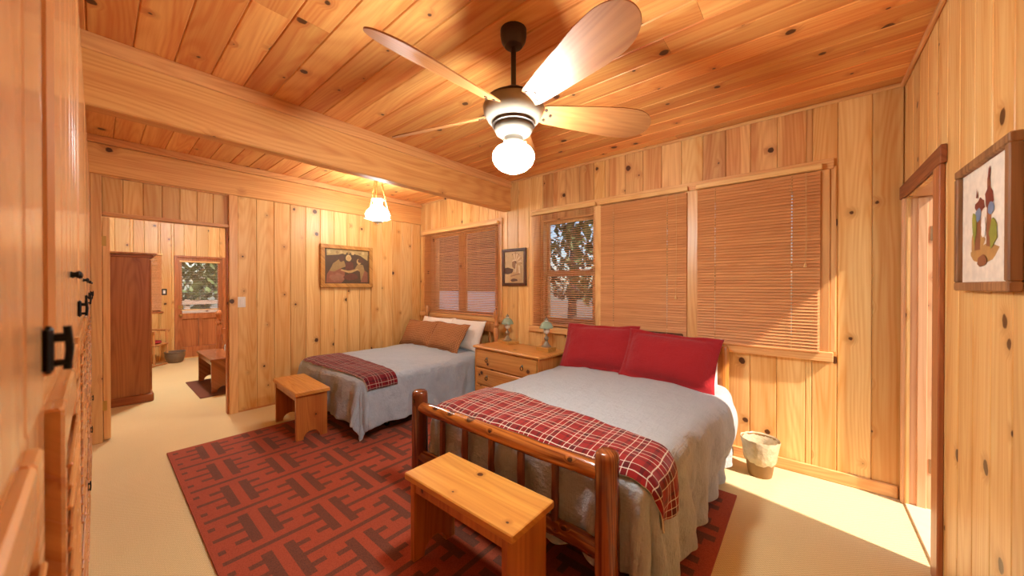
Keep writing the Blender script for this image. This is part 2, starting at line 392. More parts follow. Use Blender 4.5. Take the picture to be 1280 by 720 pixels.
# ------------------------------------------------------------------ structure: slabs and planks
def slab(name, axis, a, b, u0,u1,z0,z1, holes, mat, label=None):
    """wall slab between planes a..b of axis ('x' or 'y'); holes are (u0,u1,z0,z1)"""
    us=sorted({u0,u1,*[h[0] for h in holes],*[h[1] for h in holes]}); zs=sorted({z0,z1,*[h[2] for h in holes],*[h[3] for h in holes]})
    mb=MB()
    for i in range(len(us)-1):
        for j in range(len(zs)-1):
            cu=(us[i]+us[i+1])/2; cz=(zs[j]+zs[j+1])/2
            if any(h[0]<cu<h[1] and h[2]<cz<h[3] for h in holes): continue
            if axis=='x': mb.box(a,us[i],zs[j],b,us[i+1],zs[j+1])
            else: mb.box(us[i],a,zs[j],us[i+1],b,zs[j+1])
    return struct(mb.obj(name,mat),label)

PT=.018
def plank(parent, mat, w, L, loc, rot, name='plank'):
    mb=MB(); c=.005; g=.0008
    h=w/2-g
    pr=[(-h,0),(h,0),(h,PT-c),(h-c,PT),(-h+c,PT),(-h,PT-c)]
    mb.prism(pr,2,0,L)
    return mb.obj(name,mat,parent,loc,rot)
ROT={'back':(0,0,PI),      # local +y -> -Y
     'left':(0,0,-PI/2),   # local +y -> +X
     'right':(0,0,PI/2),   # local +y -> -X
     'front':(0,0,0)}      # local +y -> +Y
def plank_wall(parent, side, plane, u0,u1,z0,z1, holes=(), pitch=.1722, start=None, mat='wall', matfn=None):
    """planks whose front face lies on plane"""
    edges=[u0]; x=(start if start is not None else u0)
    while x<=u0+.012: x+=pitch
    while x<u1-.012: edges.append(x); x+=pitch
    edges.append(u1)
    cuts=set(edges)
    for h in holes:
        for q in h[:2]:
            if u0<q<u1 and all(abs(q-e)>.012 for e in edges): cuts.add(q)
    cuts=sorted(cuts)
    for a,b in zip(cuts[:-1],cuts[1:]):
        c=(a+b)/2; seg=[(z0,z1)]
        for h in holes:
            if h[0]<c<h[1]:
                ns=[]
                for (p,q) in seg:
                    if h[2]>p: ns.append((p,min(q,h[2])))
                    if h[3]<q: ns.append((max(p,h[3]),q))
                seg=ns
        for (p,q) in seg:
            if q-p<.03: continue
            if side=='back': loc=(c,plane+PT,p)
            elif side=='front': loc=(c,plane-PT,p)
            elif side=='left': loc=(plane-PT,c,p)
            else: loc=(plane+PT,c,p)
            plank(parent, M[mat if matfn is None else matfn(a,p)], b-a, q-p, loc, ROT[side])

# floor and ceiling
struct(MB().box(X2-.2,-1.6,-.12,R+.3,W+.3,0).obj('floor',M['carpet']),'beige berber carpet running through both rooms')
ceil=struct(MB().box(X2-.2,-1.6,ZC+.02,R+.3,W+.3,ZC+.14).obj('ceiling',M['ceil']),'orange knotty pine board ceiling')
def ceil_boards(x0,x1,start,joints):
    y=start; i=0
    while y<W:
        a=max(y,YF); b=min(y+.1655,W); y+=.1655; i+=1
        if b-a<.02: continue
        xs=[x0]+([x0+(x1-x0)*random.uniform(.25,.75)] if joints and random.random()<.55 else [])+[x1]
        for p,q in zip(xs[:-1],xs[1:]):
            # local z -> +X, local y -> -Z
            plank(ceil,M['ceil'],b-a,q-p-.001,(p,(a+b)/2,ZC+PT),(0,PI/2,0) if False else Matrix(((0,0,1),(1,0,0),(0,-1,0))).to_euler() if False else Matrix(((0,0,1),(-1,0,0),(0,-1,0))).to_euler())
ceil_boards(XB,R,.136-.1655*2,True)
ceil_boards(0.0,1.83,.10-.1655,False)

# openings
O1=(.29,1.665,1.0,2.19); O2=(2.42,3.085,.985,2.17); O3=(3.21,3.95,.985,2.17); O4=(4.12,4.84,.985,2.17)
DR=(2.62,3.335,0.0,1.955)        # right doorway (y range, z range)
DL=(.035,.925,0.0,2.035)         # left doorway
TR=(.035,.925,2.06,2.385)        # transom recess above it
wall_back=slab('wall_back','y',W+PT+.001,W+.16,-.0,R+.16,0,ZC+.14,[O1,O2,O3,O4],M['wall'],'knotty pine plank wall with four blinds')
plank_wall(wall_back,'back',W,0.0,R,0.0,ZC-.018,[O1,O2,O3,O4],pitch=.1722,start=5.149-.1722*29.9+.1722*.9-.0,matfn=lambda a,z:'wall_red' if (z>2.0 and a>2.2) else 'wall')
wall_left=slab('wall_left','x',-WT,-PT-.001,-1.6,W+.16,0,ZC+.14,[(DL[0]-.02,DL[1]+.02,0,2.386)],M['wall'],'golden knotty pine plank wall with open doorway')
plank_wall(wall_left,'left',0.0,1.003,W,0.0,2.392,[],pitch=.1715,start=1.006)
wall_right=slab('wall_right','x',R+PT+.001,R+.146,-.8,W+.16,0,ZC+.14,[(DR[0]-.025,DR[1]+.025,0,DR[3]+.03)],M['wall'],'knotty pine plank wall with doorway and picture')
plank_wall(wall_right,'right',R,-.6,W,0.0,ZC-.018,[DR],pitch=.168,start=2.147-.168*16)
wall_front=slab('wall_front','y',YF-.16,YF-PT-.001,-.0,R+.16,0,ZC+.14,[(.1,5.2,.02,2.30)],M['wall'],'pine plank wall above the closets')
plank_wall(wall_front,'front',YF,0.0,R,2.305,ZC-.018,[],pitch=.172)
plank_wall(wall_front,'front',YF,0.0,.80,0.0,2.305,[],pitch=.2)
struct(MB().box(-.1,-.75,0,R+.2,-.70,ZC).obj('wall_closet_rear',M['wall']))
# room 2 shell
w2=slab('wall_far','x',X2-.16,X2-PT-.001,-1.6,W+.16,0,ZC+.14,[(.985,1.66,.02,1.955),(.42,.76,.93,1.97)],M['wall'],'pine plank wall of the next room with glazed door')
plank_wall(w2,'left',X2,-.3,2.3,0.0,ZC,[(.945,1.72,0,1.985),(.42,.76,.93,1.97)],pitch=.1765,start=.203-.1765*2)
struct(MB().box(X2-.16,-1.6,0,0,-1.48,ZC+.1).obj('wall_side_near',M['wall']))
struct(MB().box(X2-.16,W,0,-WT,W+.16,ZC+.1).obj('wall_side_far',M['wall']))

# beams and ceiling trims
beam=struct(MB().cbox(1.822,YF,2.35,XB,W,2.70,.008).obj('trim_1',M['beam']),'heavy solid pine ceiling beam crossing the room')
struct(MB().cbox(XB-.002,YF,2.637,XB+.016,W,ZC,.003).obj('trim_2',M['trimy']),'flat board along the top of the big beam')
struct(MB().cbox(-.02,YF,2.392,.028,W,2.66,.006).obj('trim_3',M['beam']),'pine beam along the top of the golden wall')
struct(MB().cbox(-.02,YF,2.662,.05,W,ZC,.004).obj('trim_4',M['trimy']),'flat board above the wall beam')
struct(MB().cbox(XB+.016,W-.022,ZC-.026,R,W,ZC,.008).obj('trim_5',M['trimx']),'slim cove strip above the windows')
struct(MB().cbox(R-.02,0-.5,ZC-.03,R,W,ZC,.006).obj('trim_6',M['trimy']),'slim cove strip on the right wall')
struct(MB().cbox(.03,W-.02,ZC-.026,1.82,W,ZC,.006).obj('trim_7',M['trimx']))
struct(MB().cbox(1.83,W-.018,0,R-.02,W,.085,.006).obj('baseboard_back',M['trimx']),'low pine baseboard under the windows')
struct(MB().cbox(0,1.0,0,.004,W,.02,.001).obj('baseboard_left',M['trimy']))

# left doorway: casings, header, transom panel, open door leaf
dw=sempty('door_1','open doorway with pine casing and panelled transom')
MB().cbox(-.10,-.035,0,.012,.030,2.392,.004).obj('casing',M['trimz'],dw)
MB().cbox(-.13,.926,0,.016,1.002,2.392,.004).obj('casing',M['trimz'],dw)
MB().cbox(-.10,.030,2.034,.010,.926,2.066,.004).obj('header',M['trimy'],dw)
MB().cbox(-.10,.030,2.378,.006,.926,2.392,.003).obj('transom_trim',M['trimy'],dw)
MB().cbox(-.09,.912,0,-.02,.927,2.034,.003).obj('door_stop',M['redwood'],dw)
tp=MB().box(-.045,.03,2.06,-.036,.926,2.385).obj('transom_panel',M['wall'],dw)
for i in range(7):
    plank(tp,M['wall'],.128,.318,(-.018-PT,.03+.064+.128*i,2.064),ROT['left'])
leaf=MB().cbox(-.83,.034,.02,-.014,.078,2.02,.003,axis=2).obj('door_leaf',M['trimz'],dw)
for z in (1.76,.28):
    MB().cbox(-.013,.030,z,-.008,.056,z+.09,.001).obj('hinge',M['brass'],leaf)

# right doorway
dr=sempty('door_2','sunlit doorway with dark header board beside right wall picture')
JY0,JY1=DR[0],DR[1]
MB().cbox(R-.012,JY1,0,R+.20,JY1+.03,1.975,.003,axis=2).obj('jamb',M['jamb'],dr)
MB().cbox(R-.012,JY0-.03,0,R+.20,JY0,1.975,.003,axis=2).obj('jamb',M['jamb'],dr)
MB().cbox(R-.012,JY0-.03,1.962,R+.130,JY1+.03,1.985,.003,axis=1).obj('head_jamb',M['jamb'],dr)
MB().cbox(R+.05,JY1-.014,0,R+.09,JY1,1.955,.002,axis=2).obj('door_stop',M['jamb'],dr)
MB().cbox(R+.05,JY0,0,R+.09,JY0+.014,1.955,.002,axis=2).obj('door_stop',M['jamb'],dr)
MB().cbox(R-.022,2.475,1.962,R,W-.002,2.046,.004).obj('header_board',M['header'],dr)
MB().cbox(R-.020,2.50,0,R,JY0-.012,1.962,.004).obj('casing',M['redwood'],dr)
MB().cbox(R-.016,JY1+.006,0,R,W-.019,1.962,.004).obj('casing',M['jamb'],dr)
for z in (1.685,.235):
    MB().cbox(R+.100,JY1-.004,z,R+.140,JY1+.0005,z+.088,.001).obj('hinge',M['hinge'],dr)
MB().cbox(R-.0,JY0,0,R+.20,JY1,.012,.003).obj('threshold',M['doorwhite'],dr)
lf=MB().cbox(R+.21,JY1+.03,.02,R+.91,JY1+.065,1.95,.004,axis=2).obj('door_leaf',M['redwood'],dr)
MB().lathe([(.0,0),(.012,.002),(.012,.03),(.028,.045),(.03,.06),(.018,.075),(0,.078)],14).obj('knob',M['brass'],lf,(R+.85,JY1+.03,1.0),(PI/2,0,0),40)

# ------------------------------------------------------------------ windows (sash, panes) and their casings
def window(n, o, label, mull=False, meet=None):
    x0,x1,z0,z1=o
    w=sempty('window_%d'%n,label)
    y0,y1=W+.005,W+.15
    for (a,b,c,d,nm) in ((x0-.012,x0+.012,z0,z1,'window_jamb'),(x1-.012,x1+.012,z0,z1,'window_jamb')):
        MB().box(a,y0,c,b,y1,d).obj(nm,M['trimz'],w)
    MB().box(x0,y0,z1-.012,x1,y1,z1+.012).obj('window_head',M['trimx'],w)
    MB().box(x0,y0,z0-.012,x1,y1,z0+.012).obj('window_stool',M['trimx'],w)
    parts=[(x0+.012,x1-.012,z0+.012,z1-.012)]
    if mull:
        xm=(x0+x1)/2-.02
        MB().box(xm-.05,W+.04,z0,xm+.05,W+.10,z1).obj('mullion',M['trimz'],w)
        parts=[(x0+.012,xm-.05,z0+.012,z1-.012),(xm+.05,x1-.012,z0+.012,z1-.012)]
    elif meet:
        parts=[(x0+.012,x1-.012,z0+.012,meet),(x0+.012,x1-.012,meet,z1-.012)]
    for i,(a,b,c,d) in enumerate(parts):
        y=W+.05+.03*(i if meet else 0); s=.03
        mb=MB(); mb.box(a,y,c,a+s,y+.03,d).box(b-s,y,c,b,y+.03,d).box(a+s,y,c,b-s,y+.03,c+s).box(a+s,y,d-s,b-s,y+.03,d)
        sa=mb.obj('sash',M['trimz'],w)
        MB().box(a+s,y+.012,c+s,b-s,y+.016,d-s).obj('pane',M['glass'],sa)
    return w
w1=window(1,O1,'wide twin window behind half open wooden blind over far bed',mull=True)
w2w=window(2,O2,'narrow sash window with forest view beside the table lamps',meet=1.55)
w3=window(3,O3,'sash window behind closed blind between two others',meet=1.55)
w4=window(4,O4,'sash window behind closed blind nearest the right wall',meet=1.55)
# casings
def trim(n,x0,z0,x1,z1,pr=.022,mat='trimx',label=None):
    o=MB().cbox(x0,W-pr,z0,x1,W+.001,z1,.004).obj('trim_%d'%n,M[mat]); return struct(o,label)
trim(8,.03,2.195,1.80,2.285,.024); trim(9,1.715,.92,1.79,2.195,.022,'trimz'); trim(10,.05,.93,1.80,.992,.05)
trim(11,.14,.992,.29,2.195,.012,'trimz')
trim(12,2.26,2.235,4.955,2.31,.026); trim(13,2.25,.86,4.955,.93,.045)
trim(14,2.27,.93,2.40,2.235,.014,'trimz'); trim(15,3.095,.93,3.185,2.235,.034,'trimz'); trim(16,3.98,.93,4.09,2.235,.030,'trimz')
trim(17,4.86,.93,4.935,2.235,.030,'trimz'); trim(18,4.935,.93,4.968,2.255,.016,'trimz')

# ------------------------------------------------------------------ wooden blinds
def blind(x0,x1,z0,z1,tilt,label,cords,pull=None,pitch=.0235,gap=None,hw=.014):
    b=thing('wooden_blind',label,'blind',((x0+x1)/2,W-.048,z0),0,'wooden slat blinds on the window wall')
    w=x1-x0; h=z1-z0
    MB().cbox(-w/2-.01,-.022,h-.038,w/2+.01,.022,h+.002,.004).obj('head_rail',M['rail_light'],b)
    bz=gap if gap else 0.0
    MB().cbox(-w/2,-.014,bz,w/2,.014,bz+.016,.004).obj('bottom_rail',M['slat'],b)
    holes=[(-.5+c)*w for c in cords]
    mb=MB(); xs=[-w/2]
    for hx in holes: xs += [hx-.0035,hx+.0035]
    xs.append(w/2)
    for i in range(0,len(xs),2): mb.box(xs[i],-hw,-.0012,xs[i+1],hw,.0012)
    for hx in holes:
        mb.box(hx-.0035,-hw,-.0008,hx+.0035,-.006,.0008).box(hx-.0035,.006,-.0008,hx+.0035,hw,.0008)
    me=mb.mesh('slat',M['slat'])
    z=bz+.026
    while z<h-.042:
        link('slat',me,b,(0,0,z),(tilt+random.uniform(-.03,.03),0,0)); z+=pitch
    for hx in holes:
        m2=MB(); m2.tube([(hx,-.0135,bz),(hx,-.0135,h-.03)],.0008,5); m2.tube([(hx,.0135,bz),(hx,.0135,h-.03)],.0008,5)
        m2.obj('ladder_cord',M['cord'],b)
    if pull:
        px,pz=pull; hx=(-.5+px)*w
        m3=MB(); m3.tube([(hx,-.026,h-.03),(hx+.004,-.027,h*.6),(hx-.002,-.026,pz+.03)],.0014,6)
        pc=m3.obj('pull_cord',M['cord'],b)
        MB().lathe([(.002,.032),(.006,.02),(.009,.0),(0,-.001)],10,(hx-.002,-.026,pz)).obj('tassel',M['rail_light'],pc,smooth=40)
    return b
blind(.165,1.748,1.00,2.245,math.radians(26),'half open wooden blind on the window over the far bed',(.3,.78),gap=.0)
blind(2.325,3.12,.945,2.272,math.radians(16),'narrow open wooden blind with forest showing through its slats',(.3,.86))
blind(3.186,4.0,.935,2.272,math.radians(61),'closed wooden blind between the open blind and the widest-looking closed one',(.17,.80),(.9,.35),hw=.016)
blind(4.085,4.882,.918,2.272,math.radians(61),'closed wooden blind nearest the right wall, partly sunlit',(.17,.80),(.9,.62),hw=.016)

# ------------------------------------------------------------------ built-in closets along the front wall
def latch(parent,loc,s=1.0,name='latch'):
    mb=MB(); mb.cbox(-.009*s,0,-.020*s,.009*s,.006,.020*s,.003).tube([(0,.004,.01),(0,.014*s,.01)],.004*s,8).tube([(0,.004,-.012),(0,.014*s,-.012)],.003*s,8)
    mb.tube([(0,.013*s,-.018),(0,.0145*s,0),(0,.013*s,.020)],.0026*s,8)
    return mb.obj(name,M['black'],parent,loc,smooth=40)
lou_me=None
def closet(idx,x0,x1,label,ajar):
    """x0<x1 unit limits; doors stand proud of the posts"""
    t=thing('closet_cabinet',label,'closet',((x0+x1)/2,YF,0),0,'built-in louvred closets along the front wall')
    hw=(x1-x0)/2; pw=.07; yb=.008
    MB().box(-hw,-.55,.0,hw,yb-.004,2.30).obj('body',M['closet'],t)
    for sx in (-1,1):
        a=sx*hw; b=sx*(hw-pw)
        MB().cbox(min(a,b)+.0005,yb-.004,0,max(a,b)-.0005,yb+.009,2.30,.002).obj('post',M['closet'],t)
    MB().cbox(-hw+pw,yb-.004,2.20,hw-pw,yb+.009,2.30,.002).obj('top_rail',M['closet_x'],t)
    MB().cbox(-hw+pw,yb-.004,0,hw-pw,yb+.009,.075,.002).obj('plinth',M['closet_x'],t)
    MB().cbox(-hw+pw,yb-.004,1.262,hw-pw,yb+.009,1.296,.002).obj('middle_rail',M['closet_x'],t)
    dwid=hw-pw
    for sx in (-1,1):
        xa=0.002 if sx>0 else -dwid+.001; xe=dwid-.001 if sx>0 else -.002
        # lower louvre door: frame, then slats
        yo=yb-.001+(ajar if sx>0 else 0.0)
        mb=MB(); st=.048
        mb.cbox(xa,yo,.085,xa+st,yo+.018,1.262,.003).cbox(xe-st,yo,.085,xe,yo+.018,1.262,.003)
        mb.cbox(xa+st,yo,.085,xe-st,yo+.018,.165,.003).cbox(xa+st,yo,1.205,xe-st,yo+.018,1.262,.003).cbox(xa+st,yo,.65,xe-st,yo+.018,.70,.003)
        d=mb.obj('louvre_door',M['closet_x'],t)
        lm=MB().cbox(xa+st-.004,-.015,-.0025,xe-st+.004,.015,.0025,.0015).mesh('slat',M['closet_x'])
        z=.185
        while z<1.19:
            if not (.63<z<.72): link('slat',lm,d,(0,yo+.010,z),(math.radians(38),0,0))
            z+=.026
        if sx<0 and idx>1: latch(d,(xa+.024,yo+.018,.60),.8)
        # upper plank door
        d2=MB().box(xa,yb+.009,1.30,xe,yb+.011,2.195).obj('plank_door',M['closet'],t)
        n=3; pwid=(xe-xa)/n
        for i in range(n): 
            plank(d2,M['closet'],pwid,.895,(xa+pwid*(i+.5),yb+.011-PT+.006,1.30),(0,0,0))
        if sx<0: latch(d2,(xa+.004,yb+.017,1.345),1.0)
        if idx>0: MB().lathe([(0,0),(.006,.001),(.004,.004),(.004,.006),(.007,.010),(.005,.013),(0,.014)],12).obj('knob',M['black'],d2,(xe-.03 if sx<0 else xa+.03,yb+.017,1.42),(-PI/2,0,0),40)
    return t
units=[(4.235,5.09,'louvred pine closet nearest the camera at the left edge',.0),(3.38,4.235,'second louvred pine closet, its door standing ajar',.006),
       (2.525,3.38,'third louvred pine closet from the camera',.0),(1.67,2.525,'fourth louvred pine closet, under the ceiling beam',.0),(.815,1.67,'farthest louvred pine closet, nearest the doorway',.0)]
for i,u in enumerate(units): closet(i,*u)

# ------------------------------------------------------------------ rug
def rug():
    x0,x1,y0,y1=.745,4.46,.37,2.73; P=.468; Q=.322; cx=2.36; cy=.613; bd=.028
    def rng(c,step,offs,a,b):
        s={a,b,a+bd,b-bd}
        k=int((a-c)/step)-2
        while c+k*step<b+step:
            for o in offs:
                q=c+k*step+o
                if a<q<b: s.add(round(q,5))
            k+=1
        return sorted(s)
    xo=[.016,.085,.122,.165,P/2-.016]; xo=[-o for o in xo]+xo; xo+= [o+P/2 for o in xo]
    yo=[.026,.076,.138]; yo=[-o for o in yo]+yo
    xs=rng(cx,P,xo,x0,x1); ys=rng(cy,Q,yo,y0,y1)
    def dark(x,y):
        if x<x0+bd or x>x1-bd or y<y0+bd or y>y1-bd: return 0
        c=round((y-cy)/Q); dy=abs(y-cy-c*Q); xx=x-cx-(P/2 if c%2 else 0)
        dx=abs((xx+P/2)%P-P/2)
        if dy<.026: return 1 if dx>P/2-.016 else 0
        if dy<.076: return 1 if (dx<.165 or dx>P/2-.016) else 0
        if dy<.138 and .085<dx<.122: return 1
        return 1 if (dx<.016 or dx>P/2-.016) else 0
    mb=MB(); idx={}
    for i,x in enumerate(xs):
        for j,y in enumerate(ys):
            idx[i,j]=len(mb.v); mb.v.append((x,y,.012))
    for i in range(len(xs)-1):
        for j in range(len(ys)-1):
            mb.f.append((idx[i,j],idx[i+1,j],idx[i+1,j+1],idx[i,j+1])); mb.m.append(dark((xs[i]+xs[i+1])/2,(ys[j]+ys[j+1])/2))
    # edge and underside
    mb.box(x0,y0,.001,x1,y1,.0115,0)
    o=MB.obj(mb,'area_rug',[M['rug_red'],M['rug_dark']])
    return tag(o,'large rust red rug with dark brown geometric pattern','rug')
rug()

# ------------------------------------------------------------------ benches
def bench(label,loc,L,D,H,rotz=0,mats=('bench','bench_z'),th=.035):
    t=thing('bench',label,'bench',loc,rotz,'small wooden benches')
    MB().cbox(-L/2,-D/2,H-th,L/2,D/2,H,.005).obj('top',M[mats[0]],t)
    lw=D-.03
    for s in (-1,1):
        xa=s*(L/2-.035); r=lw*.27
        poly=[(-lw/2,0),(-r,0)]+[(-r*math.cos(a),r*1.0*math.sin(a)) for a in [PI*i/10 for i in range(1,10)]]+[(r,0),(lw/2,0),(lw/2,H-th),(-lw/2,H-th)]
        MB().prism(poly,0,min(xa,xa-s*.03),max(xa,xa-s*.03)).obj('leg',M[mats[1]],t)
    for s in (-1,1):
        y=s*(D/2-.02)
        MB().cbox(-L/2+.066,min(y,y-s*.018),H-th-.055,L/2-.066,max(y,y-s*.018),H-th,.003).obj('apron',M[mats[1]],t)
    return t
bench('honey pine bench at the foot of the log bed',(3.60,1.155,.012),.715,.295,.438,math.radians(.3))
bench('honey pine bench at the foot of the far bed',(1.0,1.285,.012),.76,.29,.440,math.radians(-3))
bench('dark brown bench seen through the doorway in next room',(-1.56,1.08,.0095),.98,.28,.44,0,('bench2','bench2'))

# ------------------------------------------------------------------ cloth helpers
def drape_fn(rect,z0,r=.06,flare=.10,fold=.030,lam=.23,floor=.02,seed=0,top=.012,left=True,right=True,maxd=1e9,bulge=0.0):
    x0,x1,y0,y1=rect
    def fn(a,b,lift=0.0):
        ex=0.0
        if a<x0: ex=a-x0
        if a>x1: ex=a-x1
        ey=b-y0 if b<y0 else 0.0
        px=min(max(a,x0),x1); py=max(b,y0); d=math.hypot(ex,ey)
        edge=min(px-x0,x1-px,py-y0 if True else 9)
        zt=z0+top*noise.noise(Vector((a*3.1+seed,b*3.1,0)))-.9*top*abs(noise.noise(Vector((a*7+b*3+seed,b*4-a*2,8))))+.35*top*noise.noise(Vector((a*11+seed,b*9,3)))+.02*(1-math.exp(-max(edge,0)/.14))
        if d<1e-6: return Vector((px,py,zt+lift))
        dx,dy=ex/d,ey/d
        q=r*PI/2
        if d<q: th=d/r; out=r*math.sin(th); down=r*(1-math.cos(th))
        else: out=r+flare*(d-q); down=r+(d-q)
        per=(py if abs(dx)>abs(dy) else px)+math.atan2(dy,dx)*.35
        w=min(1.0,d/.45)
        out+=fold*w*(math.sin(per*2*PI/lam+2.2*noise.noise(Vector((per*1.7+seed,d*.8,1))))+.8*noise.noise(Vector((per*5+seed,d*2.5,7))))
        out+=.012*noise.noise(Vector((per*9+seed,d*9,2)))+w*.040*(abs(noise.noise(Vector((per*8+d*2.5+seed,d*1.6,11))))-.3)+w*.016*noise.noise(Vector((per*17-d*6+seed,d*5,21)))
        if dx>.5: out+=bulge*math.exp(-((py-2.82)/.42)**2)*math.sin(min(1,d/.42)*PI)**.8
        z=zt-down
        if z<floor: out+=(floor-z)*.25; z=floor+.004*noise.noise(Vector((a*20,b*20,0)))
        nrm=Vector((dx,dy,0))*min(1,d/q)+Vector((0,0,1))*(1-min(1,d/q))
        if nrm.length>0: nrm.normalize()
        return Vector((px+dx*out,py+dy*out,z))+nrm*lift
    return fn

def cloth(name,fn,a0,a1,b0,b1,nu,nv,mat,t=.012,lift=0.0,uvoff=(0,0),skew=None,sub=1,mats=None,loc=(0,0,0),rotz=0):
    mb=MB()
    def P(u,v):
        a=a0+(a1-a0)*u
        lo,hi=(b0,b1) if skew is None else skew(u)
        b=lo+(hi-lo)*v
        return fn(a,b,lift)
    def UVf(u,v):
        a=a0+(a1-a0)*u; lo,hi=(b0,b1) if skew is None else skew(u)
        return (a+uvoff[0],lo+(hi-lo)*v+uvoff[1])
    mb.grid(P,nu,nv,0,UVf)
    me=mb.mesh(name,mats or mat,180)
    o=link(name,me,None,loc,(0,0,rotz)); 
    m=o.modifiers.new('thickness','SOLIDIFY'); m.thickness=t; m.offset=1.0
    if mats and len(mats)>1: m.material_offset=1; m.material_offset_rim=1
    if sub: subsurf(o,sub)
    return o

def pillow(name,label,w,h,t,mat,loc,rot,flange=0.0,group=None,seed=0,uvs=1.0):
    mb=MB(); n=26
    fw=flange/w*2; fh=flange/h*2
    def f(sg):
        def g(u,v):
            s=2*u-1; q=2*v-1
            ss=min(1,abs(s)/(1-fw)); qq=min(1,abs(q)/(1-fh))
            th=t/2*max(0,(1-ss**2.6))**.55*max(0,(1-qq**2.6))**.55
            pinch=1-.055*(1-abs(q)**2)*abs(s)**3; pinch2=1-.075*(1-abs(s)**2)*abs(q)**3
            x=s*w/2*pinch; y=q*h/2*pinch2
            nz=noise.noise(Vector((x*7+seed,y*7,sg*3)))*.012+noise.noise(Vector((x*18+seed,y*18,sg)))*.004
            wv=.010*math.sin(s*9+seed)*abs(q)**6*(1 if flange else .4)
            return Vector((x,y,sg*(th+.002)+(nz if th>.004 else nz*.4)+wv))
        return g
    uvf=lambda u,v:(u*w*uvs,v*h*uvs)
    mb.grid(f(1),n,n,0,uvf); mb.grid(f(-1),n,n,0,uvf)
    # close the seam
    N=n+1; off=N*N
    per=[(i,0) for i in range(n)]+[(n,j) for j in range(n)]+[(i,n) for i in range(n,0,-1)]+[(0,j) for j in range(n,0,-1)]
    for k in range(len(per)):
        a=per[k]; b=per[(k+1)%len(per)]; ia=a[0]*N+a[1]; ib=b[0]*N+b[1]
        mb.f.append((ia,ib,ib+off,ia+off)); mb.m.append(0)
    o=mb.obj(name,mat,None,loc,rot,smooth=180)
    return tag(o,label,'pillow',group)

# ------------------------------------------------------------------ near log bed
BR=math.radians(0.0)
LB=thing('log_bed','rustic double bed with varnished log posts and rails','bed',(3.50,1.395,0),0)
def lp(x,y): return (x-3.50,y-1.395)
def log_post(x,y,h,r,nm='post',mat='log',seed=0):
    lx,ly=lp(x,y); n=9
    pts=[(lx+.004*noise.noise(Vector((i*.7,seed,0))),ly+.004*noise.noise(Vector((i*.7,seed,5))),z) for i,z in enumerate([.012+(h-.03-.012)*k/n for k in range(n+1)])]
    rad=[r*(1.04-.07*k/n) for k in range(n+1)]
    pts+=[(pts[-1][0],pts[-1][1],h-.008),(pts[-1][0],pts[-1][1],h)]; rad+=[r*.90,r*.70]
    mb=MB(); mb.tube(pts,rad,18,wob=.05,seed=seed)
    return mb.obj(nm,M[mat],LB,smooth=50)
log_post(2.825,1.395,.70,.053,seed=1); log_post(4.163,1.395,.70,.053,seed=2)
log_post(2.935,3.29,.97,.05,'post','log_pale',3); log_post(4.285,3.27,.92,.05,'post','log_pale',4)
def log_rail(p,q,r,nm,mat,seed,n=12,rough=.10):
    mb=MB(); P=[Vector(p).lerp(Vector(q),k/n) for k in range(n+1)]
    P=[v+Vector((0,.006*noise.noise(Vector((k*.6,seed,1))),.008*noise.noise(Vector((k*.6,seed,9))))) for k,v in enumerate(P)]
    mb.tube(P,[r*(1+rough*noise.noise(Vector((k*.8,seed,4)))) for k in range(n+1)],14,wob=.12,seed=seed)
    return mb.obj(nm,M[mat],LB,smooth=50)
fy=0.0
log_rail((*lp(2.84,1.395),.592),(*lp(4.15,1.395),.600),.040,'foot_rail','log_x',11)
log_rail((*lp(2.84,1.395),.270),(*lp(4.15,1.395),.262),.040,'foot_rail','log_x',12)
for i,x in enumerate((3.063,3.268,3.483,3.692,3.899)):
    log_rail((*lp(x,1.395),.27),(*lp(x+.004,1.395),.585),.0185+.002*(i%2),'spindle','spindle',20+i,8,.12)
log_rail((*lp(2.91,3.29),.86),(*lp(4.275,3.275),.84),.038,'head_rail','log_pale',31)
log_rail((*lp(2.91,3.29),.36),(*lp(4.275,3.275),.36),.038,'head_rail','log_pale',32)
for i in range(6):
    x=3.05+.19*i; log_rail((*lp(x,3.29),.36),(*lp(x,3.29),.85),.018,'spindle','spindle',40+i,6,.1)
for x in (2.905,4.215):
    MB().cbox(x-3.5-.018,.05,.235,x-3.5+.018,1.86,.375,.012).obj('side_rail',M['log_pale'],LB)
MB().cbox(2.93-3.5,.085,.29,4.19-3.5,1.83,.575,.05).obj('mattress',M['mattress'],LB,smooth=50)
MB().cbox(2.92-3.5,.06,.20,4.20-3.5,1.85,.285,.01).obj('bed_base',M['blackfab'],LB)

rect1=(2.945,4.25,1.525,3.36); fn1=drape_fn(rect1,.592,.075,.06,.026,.27,.03,seed=2.3,bulge=.085)
dv=cloth('duvet',fn1,2.945-.47,4.25+.58,1.525-.46,3.24,130,120,M['linen'],t=.016,mats=[M['linen'],M['lining']])
tag(dv,'grey-beige linen duvet draped over the log bed','duvet')
th=cloth('throw_blanket',fn1,2.945-.14,4.25+.25,1.5,1.93,80,34,M['plaid'],t=.010,lift=.022,skew=lambda u:(1.465,1.965-.22*u**1.3),mats=[M['plaid'],M['lining']])
tag(th,'red plaid throw folded across the foot of the log bed','blanket')
pillow('pillow','white pillow tucked behind the right red pillow',.66,.44,.15,M['white'],(3.95,3.235,.755),(math.radians(72),0,math.radians(-2)),0,None,5)
RP='red pillows on the log bed'
pillow('pillow','left red pillow with flanged edge, beside the dresser',.74,.47,.17,M['red'],(3.28,3.095,.815),(math.radians(63),math.radians(-1),math.radians(3)),.035,RP,1)
pillow('pillow','right red pillow with flanged edge, overlapping its neighbour',.76,.46,.19,M['red'],(3.93,3.04,.80),(math.radians(61),math.radians(2),math.radians(-3)),.035,RP,2)

